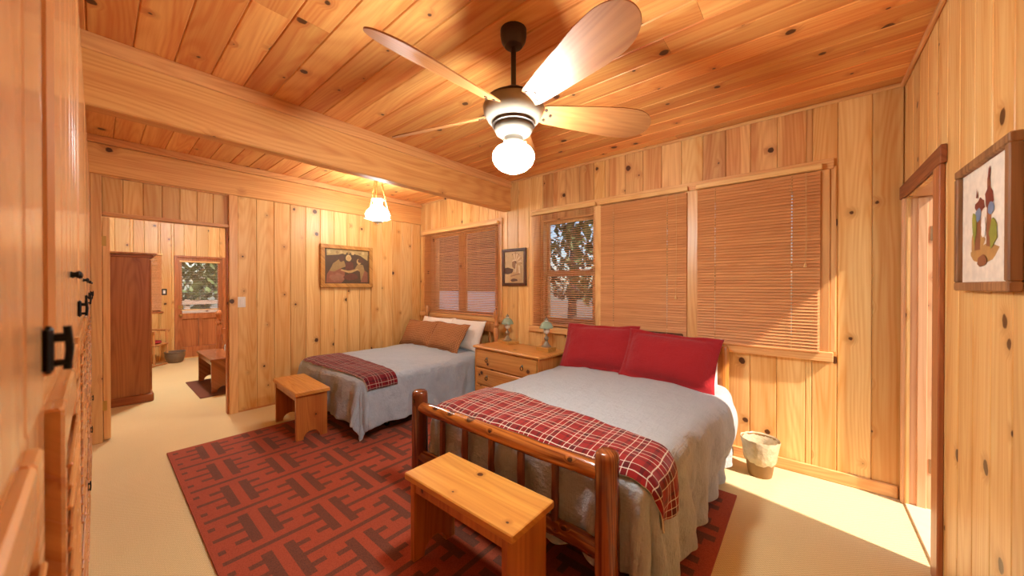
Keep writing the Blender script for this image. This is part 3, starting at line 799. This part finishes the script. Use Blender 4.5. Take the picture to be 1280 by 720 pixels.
# ------------------------------------------------------------------ far bed
FB=thing('spindle_bed','far bed with turned wooden headboard under the window','bed',(1.03,1.55,0),0)
def turned(x,y,h,r,parent,mat,z0=0.0,nm='post'):
    pr=[(r*.8,z0),(r,z0+.02),(r,h*.35),(r*.7,h*.38),(r*1.05,h*.42),(r*.7,h*.46),(r*.85,h*.6),(r*1.0,h*.75),(r*.6,h*.78),(r*1.0,h*.81),(r*.5,h*.85),(r*.55,h*.87),(r*.95,h*.91),(r*1.0,h*.94),(r*.75,h*.975),(0.002,h)]
    return MB().lathe(pr,16,(x,y,0)).obj(nm,M[mat],parent,smooth=40)
for x in (.31-1.03,1.765-1.03): turned(x,3.30-1.55,1.11,.038,FB,'maple')
MB().cbox(.34-1.03,1.735,.80,1.74-1.03,1.765,.93,.012).obj('head_rail',M['maple'],FB)
MB().cbox(.34-1.03,1.74,.45,1.74-1.03,1.76,.52,.008).obj('head_rail',M['maple'],FB)
for i in range(9): MB().lathe([(.010,.52),(.016,.6),(.010,.66),(.015,.74),(.010,.80)],10,(.45-1.03+.15*i,1.75,0)).obj('spindle',M['maple'],FB,smooth=40)
MB().cbox(-.70,.04,.33,.70,1.72,.53,.05).obj('mattress',M['mattress'],FB,smooth=50)
MB().cbox(-.69,.05,.14,.69,1.71,.325,.02).obj('box_spring',M['blackfab'],FB)
for (x,y) in ((-.6,.3),(.60,.3),(-.6,1.6),(.60,1.6)):
    c=MB(); c.tube([(x,y,.06),(x,y,.15)],.012,8)
    lg=c.obj('leg',M['black'],FB); MB().torus((x,y,.047),.020,.012,0,14,8).obj('caster',M['black'],lg,smooth=60)
rect2=(.35,1.69,1.585,3.30); fn2=drape_fn(rect2,.545,.07,.12,.020,.36,.022,seed=9.1,top=.010)
d2=cloth('duvet',fn2,.35-.40,1.69+.47,1.585-.44,3.18,110,100,M['linen2'],t=.014,mats=[M['linen2'],M['lining']])
tag(d2,'pale grey duvet hanging over the far bed','duvet')
th2=cloth('throw_blanket',fn2,.36,1.69+.13,1.58,1.95,60,26,M['plaid2'],t=.010,lift=.020,skew=lambda u:(1.53+.03*u,1.92-.05*u),mats=[M['plaid2'],M['lining']])
tag(th2,'maroon plaid throw across the foot of the far bed','blanket')
pillow('pillow','white pillow on the far bed nearest the dresser',.70,.42,.17,M['white'],(1.31,3.16,.755),(math.radians(66),0,math.radians(-3)),0,None,11)
pillow('pillow','white pillow behind gingham pillows near the corner',.68,.42,.17,M['white'],(.68,3.17,.755),(math.radians(66),0,math.radians(4)),0,None,12)
GP='rust gingham pillows on the far bed'
pillow('pillow','left rust gingham pillow against the golden wall',.66,.40,.16,M['ging'],(.55,2.99,.73),(math.radians(60),0,math.radians(6)),.02,GP,13)
pillow('pillow','right rust gingham pillow in front of its neighbour',.70,.41,.17,M['ging'],(1.19,2.97,.735),(math.radians(58),0,math.radians(-4)),.02,GP,14)

# ------------------------------------------------------------------ dresser and table lamps
DZ=.715
DS=thing('dresser','low pine dresser with ring pulls between the two beds','dresser',(2.365,3.01,0),math.radians(-4.5))
dw2,dd=.97,.44
MB().cbox(-dw2/2-.02,-dd/2-.02,DZ-.028,dw2/2+.02,dd/2+.01,DZ,.008).obj('top',M['dresser'],DS)
for s in (-1,1): MB().cbox(min(s*dw2/2,s*(dw2/2-.022)),-dd/2,.03,max(s*dw2/2,s*(dw2/2-.022)),dd/2,DZ-.028,.003).obj('side_panel',M['dresser_z'],DS)
MB().box(-dw2/2+.022,-dd/2+.014,.05,dw2/2-.022,dd/2,DZ-.03).obj('carcass',M['dresser'],DS)
MB().cbox(-dw2/2-.005,-dd/2-.008,.0,dw2/2+.005,dd/2,.075,.006).obj('plinth',M['dresser'],DS)
dz=[(.09,.27),(.285,.465),(.48,.672)]
for (a,b) in dz:
    d=MB().cbox(-dw2/2+.03,-dd/2-.006,a,dw2/2-.03,-dd/2+.012,b,.005).obj('drawer',M['dresser'],DS)
    for x in (-.27,.27):
        zc=(a+b)/2
        h=MB(); h.lathe([(0,0),(.014,.001),(.012,.006),(.005,.010),(0,.012)],12); pl=h.obj('pull_plate',M['pewter_lamp'],d,(x,-dd/2-.006,zc+.015),(PI/2,0,0),40)
        MB().torus((x,-dd/2-.018,zc-.008),.019,.0035,1,16,6).obj('ring_pull',M['black'],d,smooth=60)
def table_lamp(label,loc,blk,s=1.0,rot=0.0):
    t=thing('table_lamp',label,'lamp',loc,rot,'green shaded lamps on the dresser')
    bx,by,bz=blk
    z=bz*0
    MB().lathe([(.052,0),(.054,.006),(.044,.014),(.030,.028),(.020,.046),(.012,.060),(.016,.066),(.024,.082),(.026,.094),(.018,.108),(.010,.116),(.009,.132),(.014,.138)],20).obj('base',M['pewter_lamp'],t,smooth=35)
    MB().lathe([(.014,.138),(.030,.152),(.036,.172),(.034,.190),(.028,.200)],20).obj('font',M['milk'],t,smooth=35)
    MB().lathe([(.072,.196),(.074,.200),(.066,.226),(.050,.252),(.030,.266),(.020,.270)],24,capb=False,capt=False).obj('shade',M['green_glass'],t,smooth=60)
    MB().lathe([(.020,.262),(.018,.276),(.021,.290),(.016,.300),(.006,.304),(.008,.312),(0,.318)],16).obj('chimney_cap',M['pewter_lamp'],t,smooth=40)
    MB().lathe([(.026,.198),(.026,.25),(.018,.28)],16).obj('chimney',M['milk'],t,smooth=40)
    return t
def block(label,loc,sx,sy,sz,rot):
    mb=MB(); mb.cbox(-sx/2,-sy/2,0,sx/2,sy/2,sz,.003); return tag(mb.obj('wooden_block',M['block'],None,loc,(0,0,rot)),label,'block')
block('flat wide wooden block under the left table lamp',(2.06,3.19,DZ),.26,.15,.032,math.radians(-20))
block('small square wooden block under the right table lamp',(2.70,3.06,DZ),.17,.13,.042,math.radians(-6))
table_lamp('left green shaded lamp on the wide flat block',(2.05,3.19,DZ+.032),(0,0,0))
table_lamp('right green shaded lamp on the small square block',(2.70,3.07,DZ+.042),(0,0,0))

# ------------------------------------------------------------------ ceiling fan
FX,FY=3.64,1.40
F=thing('ceiling_fan','ceiling fan with five wooden blades and lit schoolhouse globe','ceiling fan',(FX,FY,ZC),0)
def fz(z): return z-ZC
MB().lathe([(.020,fz(2.636)),(.046,fz(2.644)),(.062,fz(2.668)),(.068,fz(2.695)),(.068,fz(2.7255))],24).obj('canopy',M['bronze'],F,smooth=35)
MB().tube([(0,0,fz(2.40)),(0,0,fz(2.64))],.0135,14).obj('rod',M['bronze'],F,smooth=60)
MB().lathe([(.030,fz(2.425)),(.055,fz(2.415)),(.090,fz(2.390)),(.140,fz(2.362)),(.150,fz(2.345))],32).obj('motor_top',M['bronze'],F,smooth=40)
MB().lathe([(.150,fz(2.346)),(.158,fz(2.325)),(.154,fz(2.295)),(.135,fz(2.262)),(.108,fz(2.245))],32).obj('motor_housing',M['pewter'],F,smooth=45)
MB().lathe([(.100,fz(2.250)),(.112,fz(2.246)),(.112,fz(2.232)),(.100,fz(2.228))],32).obj('trim_ring',M['bronze'],F,smooth=40)
MB().lathe([(.100,fz(2.230)),(.102,fz(2.215)),(.090,fz(2.192)),(.062,fz(2.178)),(.050,fz(2.172)),(.050,fz(2.150)),(.056,fz(2.148)),(.056,fz(2.132))],32).obj('light_fitter',M['fitter'],F,smooth=45)
for i in range(3):
    a=i*2*PI/3+.4; MB().tube([(math.cos(a)*.052,math.sin(a)*.052,fz(2.142)),(math.cos(a)*.068,math.sin(a)*.068,fz(2.142))],.005,8).obj('thumb_screw',M['brass'],F)
MB().lathe([(.052,fz(2.140)),(.060,fz(2.128)),(.090,fz(2.112)),(.106,fz(2.088)),(.108,fz(2.062)),(.098,fz(2.035)),(.070,fz(2.008)),(.035,fz(1.992)),(.012,fz(1.984)),(0.001,fz(1.982))],32,capb=False).obj('globe',M['globe'],F,smooth=60)
BL=.66
def blade_mesh():
    mb=MB(); n=48
    prof=[]
    for i in range(n+1):
        t=math.sin(i/n*PI/2); x=.005+BL*t
        w=.050+.046*min(1,t*1.5)**.9
        if t>.78: w*=math.sqrt(max(0.0,1-((t-.78)/.22)**2))*.995+.005
        if t<.05: w*=.75+.25*(t/.05)
        prof.append((x,max(w,.002)))
    th=.006; vs=[]; 
    for (x,w) in prof: vs += [(x,-w,-th/2),(x,w,-th/2),(x,w,th/2),(x,-w,th/2)]
    fs=[]
    for i in range(n):
        for q in range(4):
            r=(q+1)%4; fs.append((i*4+q,i*4+r,i*4+4+r,i*4+4+q))
    fs.append((3,2,1,0)); e=n*4; fs.append((e,e+1,e+2,e+3))
    mb.add(vs,fs); return mb.mesh('blade',M['blade'],40)
bme=blade_mesh()
sme=MB().lathe([(0,-.005),(.008,-.004),(.009,0),(.009,.004)],10).mesh('screw',M['bronze'],40)
arm=MB(); arm.cbox(-.06,-.022,.002,.05,.022,.010,.003); ame=arm.mesh('blade_arm',M['bronze'])
for i in range(5):
    a=math.radians(-91.5+72*i)
    b=bpy.data.objects.new('blade',bme); COL.objects.link(b); b.parent=F
    b.location=(math.cos(a)*.125,math.sin(a)*.125,fz(2.308)); 
    b.rotation_euler=(Matrix.Rotation(a,3,'Z')@Matrix.Rotation(math.radians(-24),3,'X')@Matrix.Rotation(math.radians(0),3,'Y')).to_euler()
    link('blade_arm',ame,b,(.02,0,0))
    for (x,y) in ((.045,-.03),(.045,.03),(.075,0)): link('screw',sme,b,(x,y,-.003))

# ------------------------------------------------------------------ hanging lamp
HL=thing('hanging_lamp','lit milk glass lamp hanging on chains behind the beam','lamp',(.90,2.16,ZC),0)
def hz(z): return z-ZC
MB().lathe([(.001,hz(2.432)),(.062,hz(2.432)),(.066,hz(2.424)),(.048,hz(2.405)),(.050,hz(2.36)),(.085,hz(2.33)),(.125,hz(2.285)),(.140,hz(2.245)),(.132,hz(2.222)),(.118,hz(2.212))],32,capb=False,capt=False).obj('shade',M['lampglow'],HL,smooth=50)
MB().torus((0,0,hz(2.232)),.139,.0045,2,32,8).obj('shade_ring',M['brass'],HL,smooth=60)
MB().torus((0,0,hz(2.205)),.150,.0035,2,32,8).obj('lower_ring',M['milk'],HL,smooth=60)
MB().lathe([(.060,hz(2.215)),(.066,hz(2.19)),(.060,hz(2.165)),(.045,hz(2.158)),(.012,hz(2.150)),(.010,hz(2.138)),(0.001,hz(2.130))],24).obj('oil_font',M['milk'],HL,smooth=40)
MB().lathe([(.03,0),(.05,-.006),(.05,-.014),(.02,-.024),(.001,-.026)],20,(0,0,-.0005)).obj('ceiling_plate',M['brass'],HL,smooth=40)
for i in range(3):
    a=math.radians(-42+120*i) ; p=Vector((.145*math.cos(a),.145*math.sin(a),hz(2.205))); q=Vector((.03*math.cos(a),.03*math.sin(a),-.02))
    mb=MB(); n=24
    ang=math.atan2(p.y,p.x)
    for j in range(n):
        c=p.lerp(q,(j+.5)/n); mb2=MB(); mb2.torus((0,0,0),.0095,.0032,1 if j%2 else 0,8,5)
        mb.add([(v[0]+c.x,v[1]+c.y,v[2]*1.35+c.z) for v in mb2.v],mb2.f)
    mb.obj('chain',M['brass'],HL,smooth=60)
    MB().tube([(.139*math.cos(a),.139*math.sin(a),hz(2.232)),p],.003,6).obj('hook',M['brass'],HL)

# ------------------------------------------------------------------ pictures
def poly_layers(size,layers,mats,order):
    """flat print: polygons (u,v in 0..1) laid as thin layers, local x=width, z=height, facing -y"""
    mb=MB(); w,h=size
    for i,(pts,mi) in enumerate(layers):
        vs=[((u-.5)*w,-.0002*(i+1),(v-.5)*h) for (u,v) in pts]; mb.add(vs,[tuple(range(len(vs)))],mi)
    return mb
def blob(cx,cy,rx,ry,n=14,j=.18,seed=0):
    rr=random.Random(seed); return [(cx+rx*math.cos(2*PI*i/n)*(1+rr.uniform(-j,j)),cy+ry*math.sin(2*PI*i/n)*(1+rr.uniform(-j,j))) for i in range(n)]
def picture(name,label,cat,loc,rotz,size,fw,depth,fmat,layers,cols,matw=0.0,tilt=0.0):
    t=thing(name,label,cat,loc,rotz); w,h=size
    for (a,b,c,d,ax) in ((-w/2,-h/2,w/2,-h/2+fw,0),(-w/2,h/2-fw,w/2,h/2,0),(-w/2,-h/2+fw,-w/2+fw,h/2-fw,2),(w/2-fw,-h/2+fw,w/2,h/2-fw,2)):
        MB().cbox(a,-depth,b,c,-.001,d,min(.004,fw*.2),axis=ax).obj('frame_bar',fmat,t)
    MB().box(-w/2+fw*.8,-depth*.45,-h/2+fw*.8,w/2-fw*.8,-.002,h/2-fw*.8).obj('backing',M['paper'],t)
    iw,ih=w-2*fw-2*matw,h-2*fw-2*matw
    ms=[plain('%s_print_%d'%(name,i),c,.55,var=.12,scale=26) for i,c in enumerate(cols)]
    pr=poly_layers((iw,ih),layers,ms,0).obj('print',ms,t,(0,-depth*.45-.0004,0))
    return t
# far wall painting: a group of seated figures in dark tones (generic stand-in)
full=[(0,0),(1,0),(1,1),(0,1)]
Ly=[(full,0),([(.05,.80),(.30,.84),(.52,.93),(.80,.84),(.97,.70),(.98,.99),(.04,.99)],1)]
Ly+=[(blob(.10+.085*q,.90+.02*(q%2),.035,.05,9,.3,40+q),(7,1,4)[q%3]) for q in range(11)]
Ly+=[([(.03,.02),(.05,.26),(.14,.46),(.30,.50),(.44,.34),(.42,.10),(.36,.02)],2),(blob(.27,.18,.15,.12,12,.3,1),8),([(.10,.36),(.18,.58),(.30,.70),(.42,.66),(.46,.50),(.34,.44),(.20,.34)],4),
    (blob(.36,.72,.055,.085,12,.1,3),6),(blob(.52,.755,.062,.10,14,.1,2),7),(blob(.525,.735,.05,.075,12,.08,12),3),([(.44,.40),(.64,.40),(.62,.62),(.56,.66),(.46,.62)],5),
    ([(.66,.44),(.74,.60),(.86,.56),(.90,.36),(.86,.08),(.80,.10),(.78,.36)],4),(blob(.76,.66,.055,.085,12,.1,5),3),(blob(.80,.69,.065,.07,12,.2,6),6),([(.80,.04),(.97,.04),(.97,.34),(.90,.40),(.84,.20)],2),
    ([(.34,.38),(.52,.31),(.58,.32),(.76,.42),(.72,.45),(.56,.39),(.50,.38),(.36,.42)],3),(blob(.58,.20,.16,.10,12,.25,16),5)]
picture('framed_painting','wide gold framed painting of seated figures on the golden wall','painting',(0.0,2.205,1.665),PI/2,(.705,.565),.052,.045,M['frame_gold'],Ly,
        [lin(84,64,44),lin(176,148,92),lin(142,88,62),lin(184,150,96),lin(154,124,76),lin(104,62,44),lin(94,64,46),lin(196,166,110),lin(154,104,76)])
# small sepia portrait
Lp=[(full,0),([(0,.30),(.16,.28),(.42,.32),(.46,.44),(.30,.47),(.18,.50),(.0,.48)],3)]
for q in range(13):
    a=math.radians(118-q*15); c0=(.56,.62); r0,r1=.13,.34
    Lp.append(([(c0[0]+r0*math.cos(a-.10),c0[1]+r0*math.sin(a-.10)),(c0[0]+r1*math.cos(a-.09),c0[1]+r1*math.sin(a-.09)),(c0[0]+(r1+.02)*math.cos(a),c0[1]+(r1+.02)*math.sin(a)),(c0[0]+r1*math.cos(a+.09),c0[1]+r1*math.sin(a+.09)),(c0[0]+r0*math.cos(a+.10),c0[1]+r0*math.sin(a+.10))],5 if q%2 else 2))
    Lp.append((blob(c0[0]+(r1-.01)*math.cos(a),c0[1]+(r1-.01)*math.sin(a),.018,.018,8,.1,q),3 if q<6 else 1))
Lp+=[([(.66,.66),(.86,.60),(.92,.10),(.74,.12),(.62,.40)],2),([(.72,.56),(.80,.54),(.84,.12),(.78,.12)],5),([(.24,.0),(.92,.0),(.86,.28),(.62,.36),(.42,.34),(.28,.22)],2),(blob(.52,.60,.115,.15,16,.04,5),4),(blob(.50,.585,.085,.12,14,.04,6),1),
     ([(.42,.70),(.50,.745),(.62,.735),(.64,.69),(.52,.70),(.43,.67)],5),([(.455,.60),(.49,.605),(.49,.595),(.455,.59)],3),([(.45,.535),(.50,.54),(.50,.53),(.45,.525)],3),([(.585,.30),(.64,.60),(.60,.62),(.55,.34)],5),(blob(.50,.09,.20,.05,12,.25,7),3),([(.34,.20),(.80,.27),(.79,.30),(.33,.23)],1)]
picture('framed_portrait','small sepia portrait in brown frame between the windows','picture',(1.998,W,1.637),0,(.385,.465),.035,.03,M['frame_brown'],Lp,
        [lin(206,176,128),lin(150,108,72),lin(196,160,112),lin(92,66,48),lin(112,74,50),lin(228,206,166)])
# watercolour on the right wall
La=[(full,0),(blob(.50,.24,.30,.08,14,.2,1),1),(blob(.36,.36,.14,.12,12,.25,2),1),([(.30,.28),(.42,.28),(.44,.66),(.34,.70)],2),([(.55,.30),(.66,.28),(.62,.88),(.56,.86)],2),(blob(.42,.66,.10,.06,12,.3,3),3),(blob(.60,.70,.09,.08,12,.3,4),3),
    (blob(.38,.58,.06,.06,10,.2,5),4),(blob(.64,.60,.06,.05,10,.2,6),4),(blob(.68,.40,.08,.12,12,.35,7),5),(blob(.30,.50,.06,.14,12,.35,8),5),(blob(.50,.46,.05,.10,10,.2,9),6),(blob(.47,.18,.10,.05,10,.2,10),2),([(.58,.84),(.62,.84),(.63,.95),(.60,.93)],3),([(.34,.74),(.38,.73),(.36,.82)],3)]
picture('framed_watercolour','white matted watercolour in barnwood frame on the right wall','picture',(R,1.985,1.62),-PI/2,(.50,.475),.032,.030,M['frame_barn'],La,
        [lin(240,228,208),lin(192,146,84),lin(150,92,58),lin(128,58,42),lin(120,140,168),lin(150,152,62),lin(244,238,226)],matw=.0)

# ------------------------------------------------------------------ small things
def switch(label,loc,rotz,pm,tm):
    t=thing('light_switch',label,'light switch',loc,rotz)
    MB().cbox(-.036,-.006,-.058,.036,-.0005,.058,.003).obj('plate',M[pm],t); MB().cbox(-.016,-.010,-.032,.016,-.005,.032,.002).obj('rocker',M[tm],t); return t
switch('white light switch beside the doorway casing',(0,1.037,1.222),PI/2,'plastic','plastic')
switch('black light switch beside the glazed door',(X2,.81,1.29),PI/2,'blackplastic','plastic')
wbk=thing('waste_basket','brown waste basket with a clear plastic liner under the windows','waste basket',(4.548,3.17,0),0)
MB().lathe([(.070,.0),(.074,.004),(.112,.262),(.117,.264),(.114,.255),(.072,.012),(.001,.010)],28,capt=False).obj('bin',M['basket'],wbk,smooth=50)
lm=MB(); prof=[(.075,.10),(.102,.12),(.108,.16),(.114,.21),(.123,.262),(.121,.272),(.108,.25),(.092,.16),(.06,.06)]
n=40; vs=[]
for i,(r,z) in enumerate(prof):
    for q in range(n):
        a=2*PI*q/n; rr=r*(1+.05*noise.noise(Vector((math.cos(a)*4,math.sin(a)*4,i*1.1)))); zz=z+(.028*noise.noise(Vector((math.cos(a)*2.4+3,math.sin(a)*2.4,0))) if i<3 else .006*noise.noise(Vector((math.cos(a)*6,math.sin(a)*6,i))))
        if i==0: rr=max(rr,.092)
        vs.append((rr*math.cos(a),rr*math.sin(a),zz))
fs=[(i*n+q,i*n+(q+1)%n,(i+1)*n+(q+1)%n,(i+1)*n+q) for i in range(len(prof)-1) for q in range(n)]
lm.add(vs,fs); lm.obj('liner',M['liner'],wbk,smooth=60)
tag(MB().cbox(-.165,-.045,0,.165,.04,.048,.005).obj('storage_box',M['frame_brown'],None,(3.81,W-.012,.931)),'low dark box on the window sill behind the right red pillow','box')

# ------------------------------------------------------------------ next room
ar=thing('armoire','dark pine armoire with cornice seen through the doorway','wardrobe',(-1.75,.12,0),0)
MB().box(-.45,-.32,.10,.45,.295,1.74).obj('body',M['armoire'],ar)
MB().cbox(-.475,-.34,0,.475,.325,.10,.012).obj('plinth',M['armoire_x'],ar)
MB().cbox(-.47,-.335,1.74,.47,.33,1.775,.010).obj('cornice',M['armoire_x'],ar)
MB().cbox(-.49,-.35,1.775,.49,.36,1.80,.008).obj('cornice_cap',M['maple'],ar)
for s in (-1,1):
    d=MB().cbox(min(s*.01,s*.43),.295,.13,max(s*.01,s*.43),.313,1.72,.006,axis=2).obj('door',M['armoire'],ar)
    MB().lathe([(0,0),(.01,.001),(.007,.015),(.014,.025),(0,.032)],12).obj('knob',M['brass'],d,(s*.04,.313,.95),(-PI/2,0,0),40)
# glazed exterior door
ed=sempty('door_3','glazed brown entrance door in the next room')
x=X2
MB().cbox(x-.15,.945,0,x+.015,.99,1.985,.004,axis=2).obj('casing',M['redwood'],ed); MB().cbox(x-.15,1.655,0,x+.015,1.72,1.985,.004,axis=2).obj('casing',M['redwood'],ed)
MB().cbox(x-.15,.99,1.945,x+.015,1.655,1.985,.004,axis=1).obj('casing',M['redwood'],ed)
mb=MB(); xd0,xd1=x-.06,x-.02
mb.box(xd0,.99,.01,xd1,1.055,1.945).box(xd0,1.59,.01,xd1,1.655,1.945).box(xd0,1.055,1.86,xd1,1.59,1.945).box(xd0,1.055,.76,xd1,1.59,.87).box(xd0,1.055,.01,xd1,1.59,.22).box(xd0,1.295,.22,xd1,1.35,.76)
lf3=mb.obj('door_leaf',M['redwood'],ed)
for (a,b) in ((1.055,1.295),(1.35,1.59)):
    MB().cbox(xd0+.006,a+.001,.222,xd1-.022,b-.001,.758,.012,axis=2).obj('panel',M['redwood'],lf3)
MB().box(xd0+.018,1.055,.87,xd0+.022,1.59,1.86).obj('pane',M['glass'],lf3)
MB().tube([(xd1,1.03,.84),(xd1+.03,1.03,.84)],.01,10).obj('knob_stem',M['brass'],lf3)
MB().lathe([(0,0),(.02,.004),(.026,.018),(.018,.032),(0,.036)],14).obj('knob',M['brass'],lf3,(xd1+.025,1.03,.84),(0,PI/2,0),40)
MB().cbox(xd1,1.0,.96,xd1+.012,1.07,1.03,.003).obj('lock_plate',M['brass'],lf3)
sb=thing('door_blind','thin pale blind on the glazed entrance door','blind',(xd1+.02,1.32,.93),0)
MB().cbox(-.012,-.30,.93,.012,.30,.96,.003).obj('head_rail',M['rail_light'],sb); MB().cbox(-.010,-.29,0,.010,.29,.016,.003).obj('bottom_rail',M['rail_light'],sb)
sm=MB().box(-.009,-.285,-.0005,.009,.285,.0005).mesh('slat',M['plastic'])
z=.04
while z<.92: link('slat',sm,sb,(0,0,z),(0,math.radians(6),0)); z+=.034
# small window by the armoire with its blind
wn2=sempty('window_5','narrow window beside the entrance door')
MB().box(x-.10,.42,.93,x-.07,.76,.97).box(x-.10,.42,1.93,x-.07,.76,1.97).box(x-.10,.42,.97,x-.07,.45,1.93).box(x-.10,.73,.97,x-.07,.76,1.93).obj('sash',M['redwood'],wn2)
MB().box(x-.088,.45,.97,x-.084,.73,1.93).obj('pane',M['glass'],wn2)
MB().cbox(x-.01,.38,.90,x+.02,.80,.93,.004).obj('sill',M['redwood'],wn2)
b5=thing('door_blind','closed wooden blind on the narrow window beside the armoire','blind',(x+.02,.59,.94),0)
MB().cbox(-.016,-.20,1.03,.016,.20,1.06,.004).obj('head_rail',M['rail_light'],b5)
sm=MB().box(-.0115,-.185,-.0007,.0115,.185,.0007).mesh('slat',M['slat']); z=.02
while z<1.02: link('slat',sm,b5,(0,0,z),(0,math.radians(58),0)); z+=.022
# rocking chair, cushion, planter
rc=thing('rocking_chair','small wooden rocking chair beyond the armoire','chair',(-3.98,.55,0),math.radians(150))
MB().cbox(-.22,-.22,.36,.22,.22,.385,.01).obj('seat',M['maple'],rc)
for s in (-1,1):
    for y,h in ((-.19,.60),(.19,.36)):
        MB().tube([(s*.19,y*1.05,.05),(s*.19,y,h)],[.016,.02],10).obj('leg',M['maple'],rc,smooth=60)
    MB().tube([(s*.20,-.38,.07),(s*.20,-.2,.03),(s*.20,0,.018),(s*.20,.2,.03),(s*.20,.40,.09)],.014,10).obj('rocker',M['maple'],rc,smooth=60)
    MB().tube([(s*.20,.24,.62),(s*.22,0,.615),(s*.21,-.22,.60)],[.014,.018,.022],10).obj('arm',M['maple'],rc,smooth=60)
    MB().tube([(s*.18,.2,.38),(s*.19,.30,.98)],[.018,.014],10).obj('back_post',M['maple'],rc,smooth=60)
MB().tube([(-.20,.31,.96),(0,.34,1.0),(.20,.31,.96)],.022,10).obj('crest_rail',M['maple'],rc,smooth=60)
for i in range(5): MB().tube([(-.12+.06*i,.2,.38),(-.12+.06*i,.32,.98)],.008,8).obj('spindle',M['maple'],rc,smooth=60)
cu=MB().lathe([(.05,0),(.17,.004),(.195,.022),(.185,.045),(.10,.058),(.001,.06)],24).obj('seat_cushion',M['red'],None,(-3.98,.55,.386),smooth=60); tag(cu,'round red seat cushion on the rocking chair','cushion')
pt=MB().lathe([(.09,0),(.11,.02),(.14,.12),(.138,.18),(.15,.19),(.146,.205),(.13,.20),(.122,.15),(.001,.14)],24).obj('planter',M['pot'],None,(-4.05,.92,0),smooth=40); tag(pt,'grey round planter on the floor beside the entrance door','planter')
# spindle bed beyond the doorway
B3=thing('spindle_bed','turned post bed behind the doorway casing','bed',(-2.26,1.235,0),0)
for y in (0.0,1.0): turned(0,y,1.03,.042,B3,'redwood')
MB().cbox(-.018,.03,.64,.018,.97,.73,.006).obj('foot_rail',M['redwood'],B3); MB().cbox(-.018,.03,.22,.018,.97,.36,.006).obj('foot_rail',M['redwood'],B3)
for i in range(9): MB().tube([(0,.12+.095*i,.36),(0,.12+.095*i,.64)],.012,8).obj('spindle',M['redwood'],B3,smooth=60)
MB().cbox(.03,.05,.28,1.95,.95,.52,.05).obj('mattress',M['mattress'],B3)
tag(MB().cbox(-.56,-.28,0,.56,.25,.008,.003).obj('door_mat',M['rug_dark'],None,(-1.50,1.10,.001)),'thin brown mat under the dark bench','mat')
# added fill light, out of view, to brighten the next room
cl=thing('added_fill_light','added unseen fill light on the ceiling of the next room','lamp',(-2.1,1.0,ZC+.02),0)
MB().lathe([(.10,-.02),(.11,-.005),(.11,0)],24).obj('base',M['brass'],cl,smooth=40)
MB().lathe([(.10,-.02),(.14,-.05),(.14,-.09),(.10,-.13),(.04,-.15),(.001,-.152)],24,capb=False).obj('globe',M['room2fill'],cl,smooth=60)

# ------------------------------------------------------------------ outside: ground, deck rail, trees
struct(MB().box(-40,-40,-.6,40,40,-.5).obj('ground',M['soil']),'forest floor outside')
struct(MB().box(X2-3.2,-3,-.2,X2-.2,6,-.05).obj('deck',M['deck']),'porch deck outside the entrance door')
rl=thing('porch_railing','wooden porch railing outside the entrance door','railing',(X2-2.6,0,0),0)
for z in (.50,.72,.94): MB().cbox(-.02,-2.5,z,.02,5.5,z+.10,.004).obj('rail_board',M['deck'],rl)
for i in range(5): MB().cbox(-.09,-2.2+1.8*i,-.05,-.02,-2.1+1.8*i,1.06,.004).obj('rail_post',M['deck'],rl)
def leafmesh(rx,rz,n,seed,s=.22):
    rr=random.Random(seed); mb=MB()
    for i in range(n):
        th=rr.uniform(0,2*PI); zz=rr.uniform(-1,1); q=math.sqrt(1-zz*zz)*rr.uniform(.55,1)
        c=Vector((q*math.cos(th)*rx,q*math.sin(th)*rx,zz*rz)); e=Matrix.Rotation(rr.uniform(0,2*PI),3,'Z')@Matrix.Rotation(rr.uniform(-1.2,1.2),3,'X')
        k=s*rr.uniform(.6,1.3)
        vs=[c+e@Vector(p) for p in ((-k*.4,0,0),(0,-k*.9,.03),(k*.4,0,0),(0,k*.9,.03))]; mb.add(vs,[(0,1,2,3)])
    return mb
tl=[('leafy tree outside the open blind',.6,9.6,3.6,2.0,'leaf'),('dark tree outside, left of the leafy one',-2.6,12.6,4.2,2.4,'leaf2'),('broad dark tree far outside the open blind',1.8,15.5,5,2.9,'leaf2'),
    ('pale tree outside the entrance door pane',-10.5,1.6,2.6,1.5,'leaf'),('dark tree right of the entrance door pane',-11.5,5.6,3.0,2.0,'leaf2'),('tall tree beyond the porch railing',-17,2.2,3.6,3.0,'leaf'),('tree outside the narrow window',-13,-3.2,3.2,2.2,'leaf2')]
cb=thing('cabin_wall','brown neighbouring cabin wall with pale lower band outside','cabin',(-6.2,W+4.6,-.5),0)
MB().box(-4.5,0,0,3.6,.15,1.75).obj('pale_band',M['paleband'],cb)
for q in range(12): MB().cbox(-4.5,-.02,1.75+.17*q,3.6,.13,1.915+.17*q,.01).obj('siding_board',M['siding'],cb)
for i,(lb,tx,ty,h,r,mt) in enumerate(tl):
    t=thing('tree',lb,'tree',(tx,ty,-.5),0,'forest trees outside')
    MB().tube([(0,0,0),(.05,.02,h*.5),(0,.06,h*1.3)],[.20,.15,.06],10,wob=.2,seed=i).obj('trunk',M['bark'],t,smooth=60)
    lo=leafmesh(r,h*.62,1500,i).obj('foliage',M[mt],t,(0,0,h*.95)); lo['kind']='stuff'
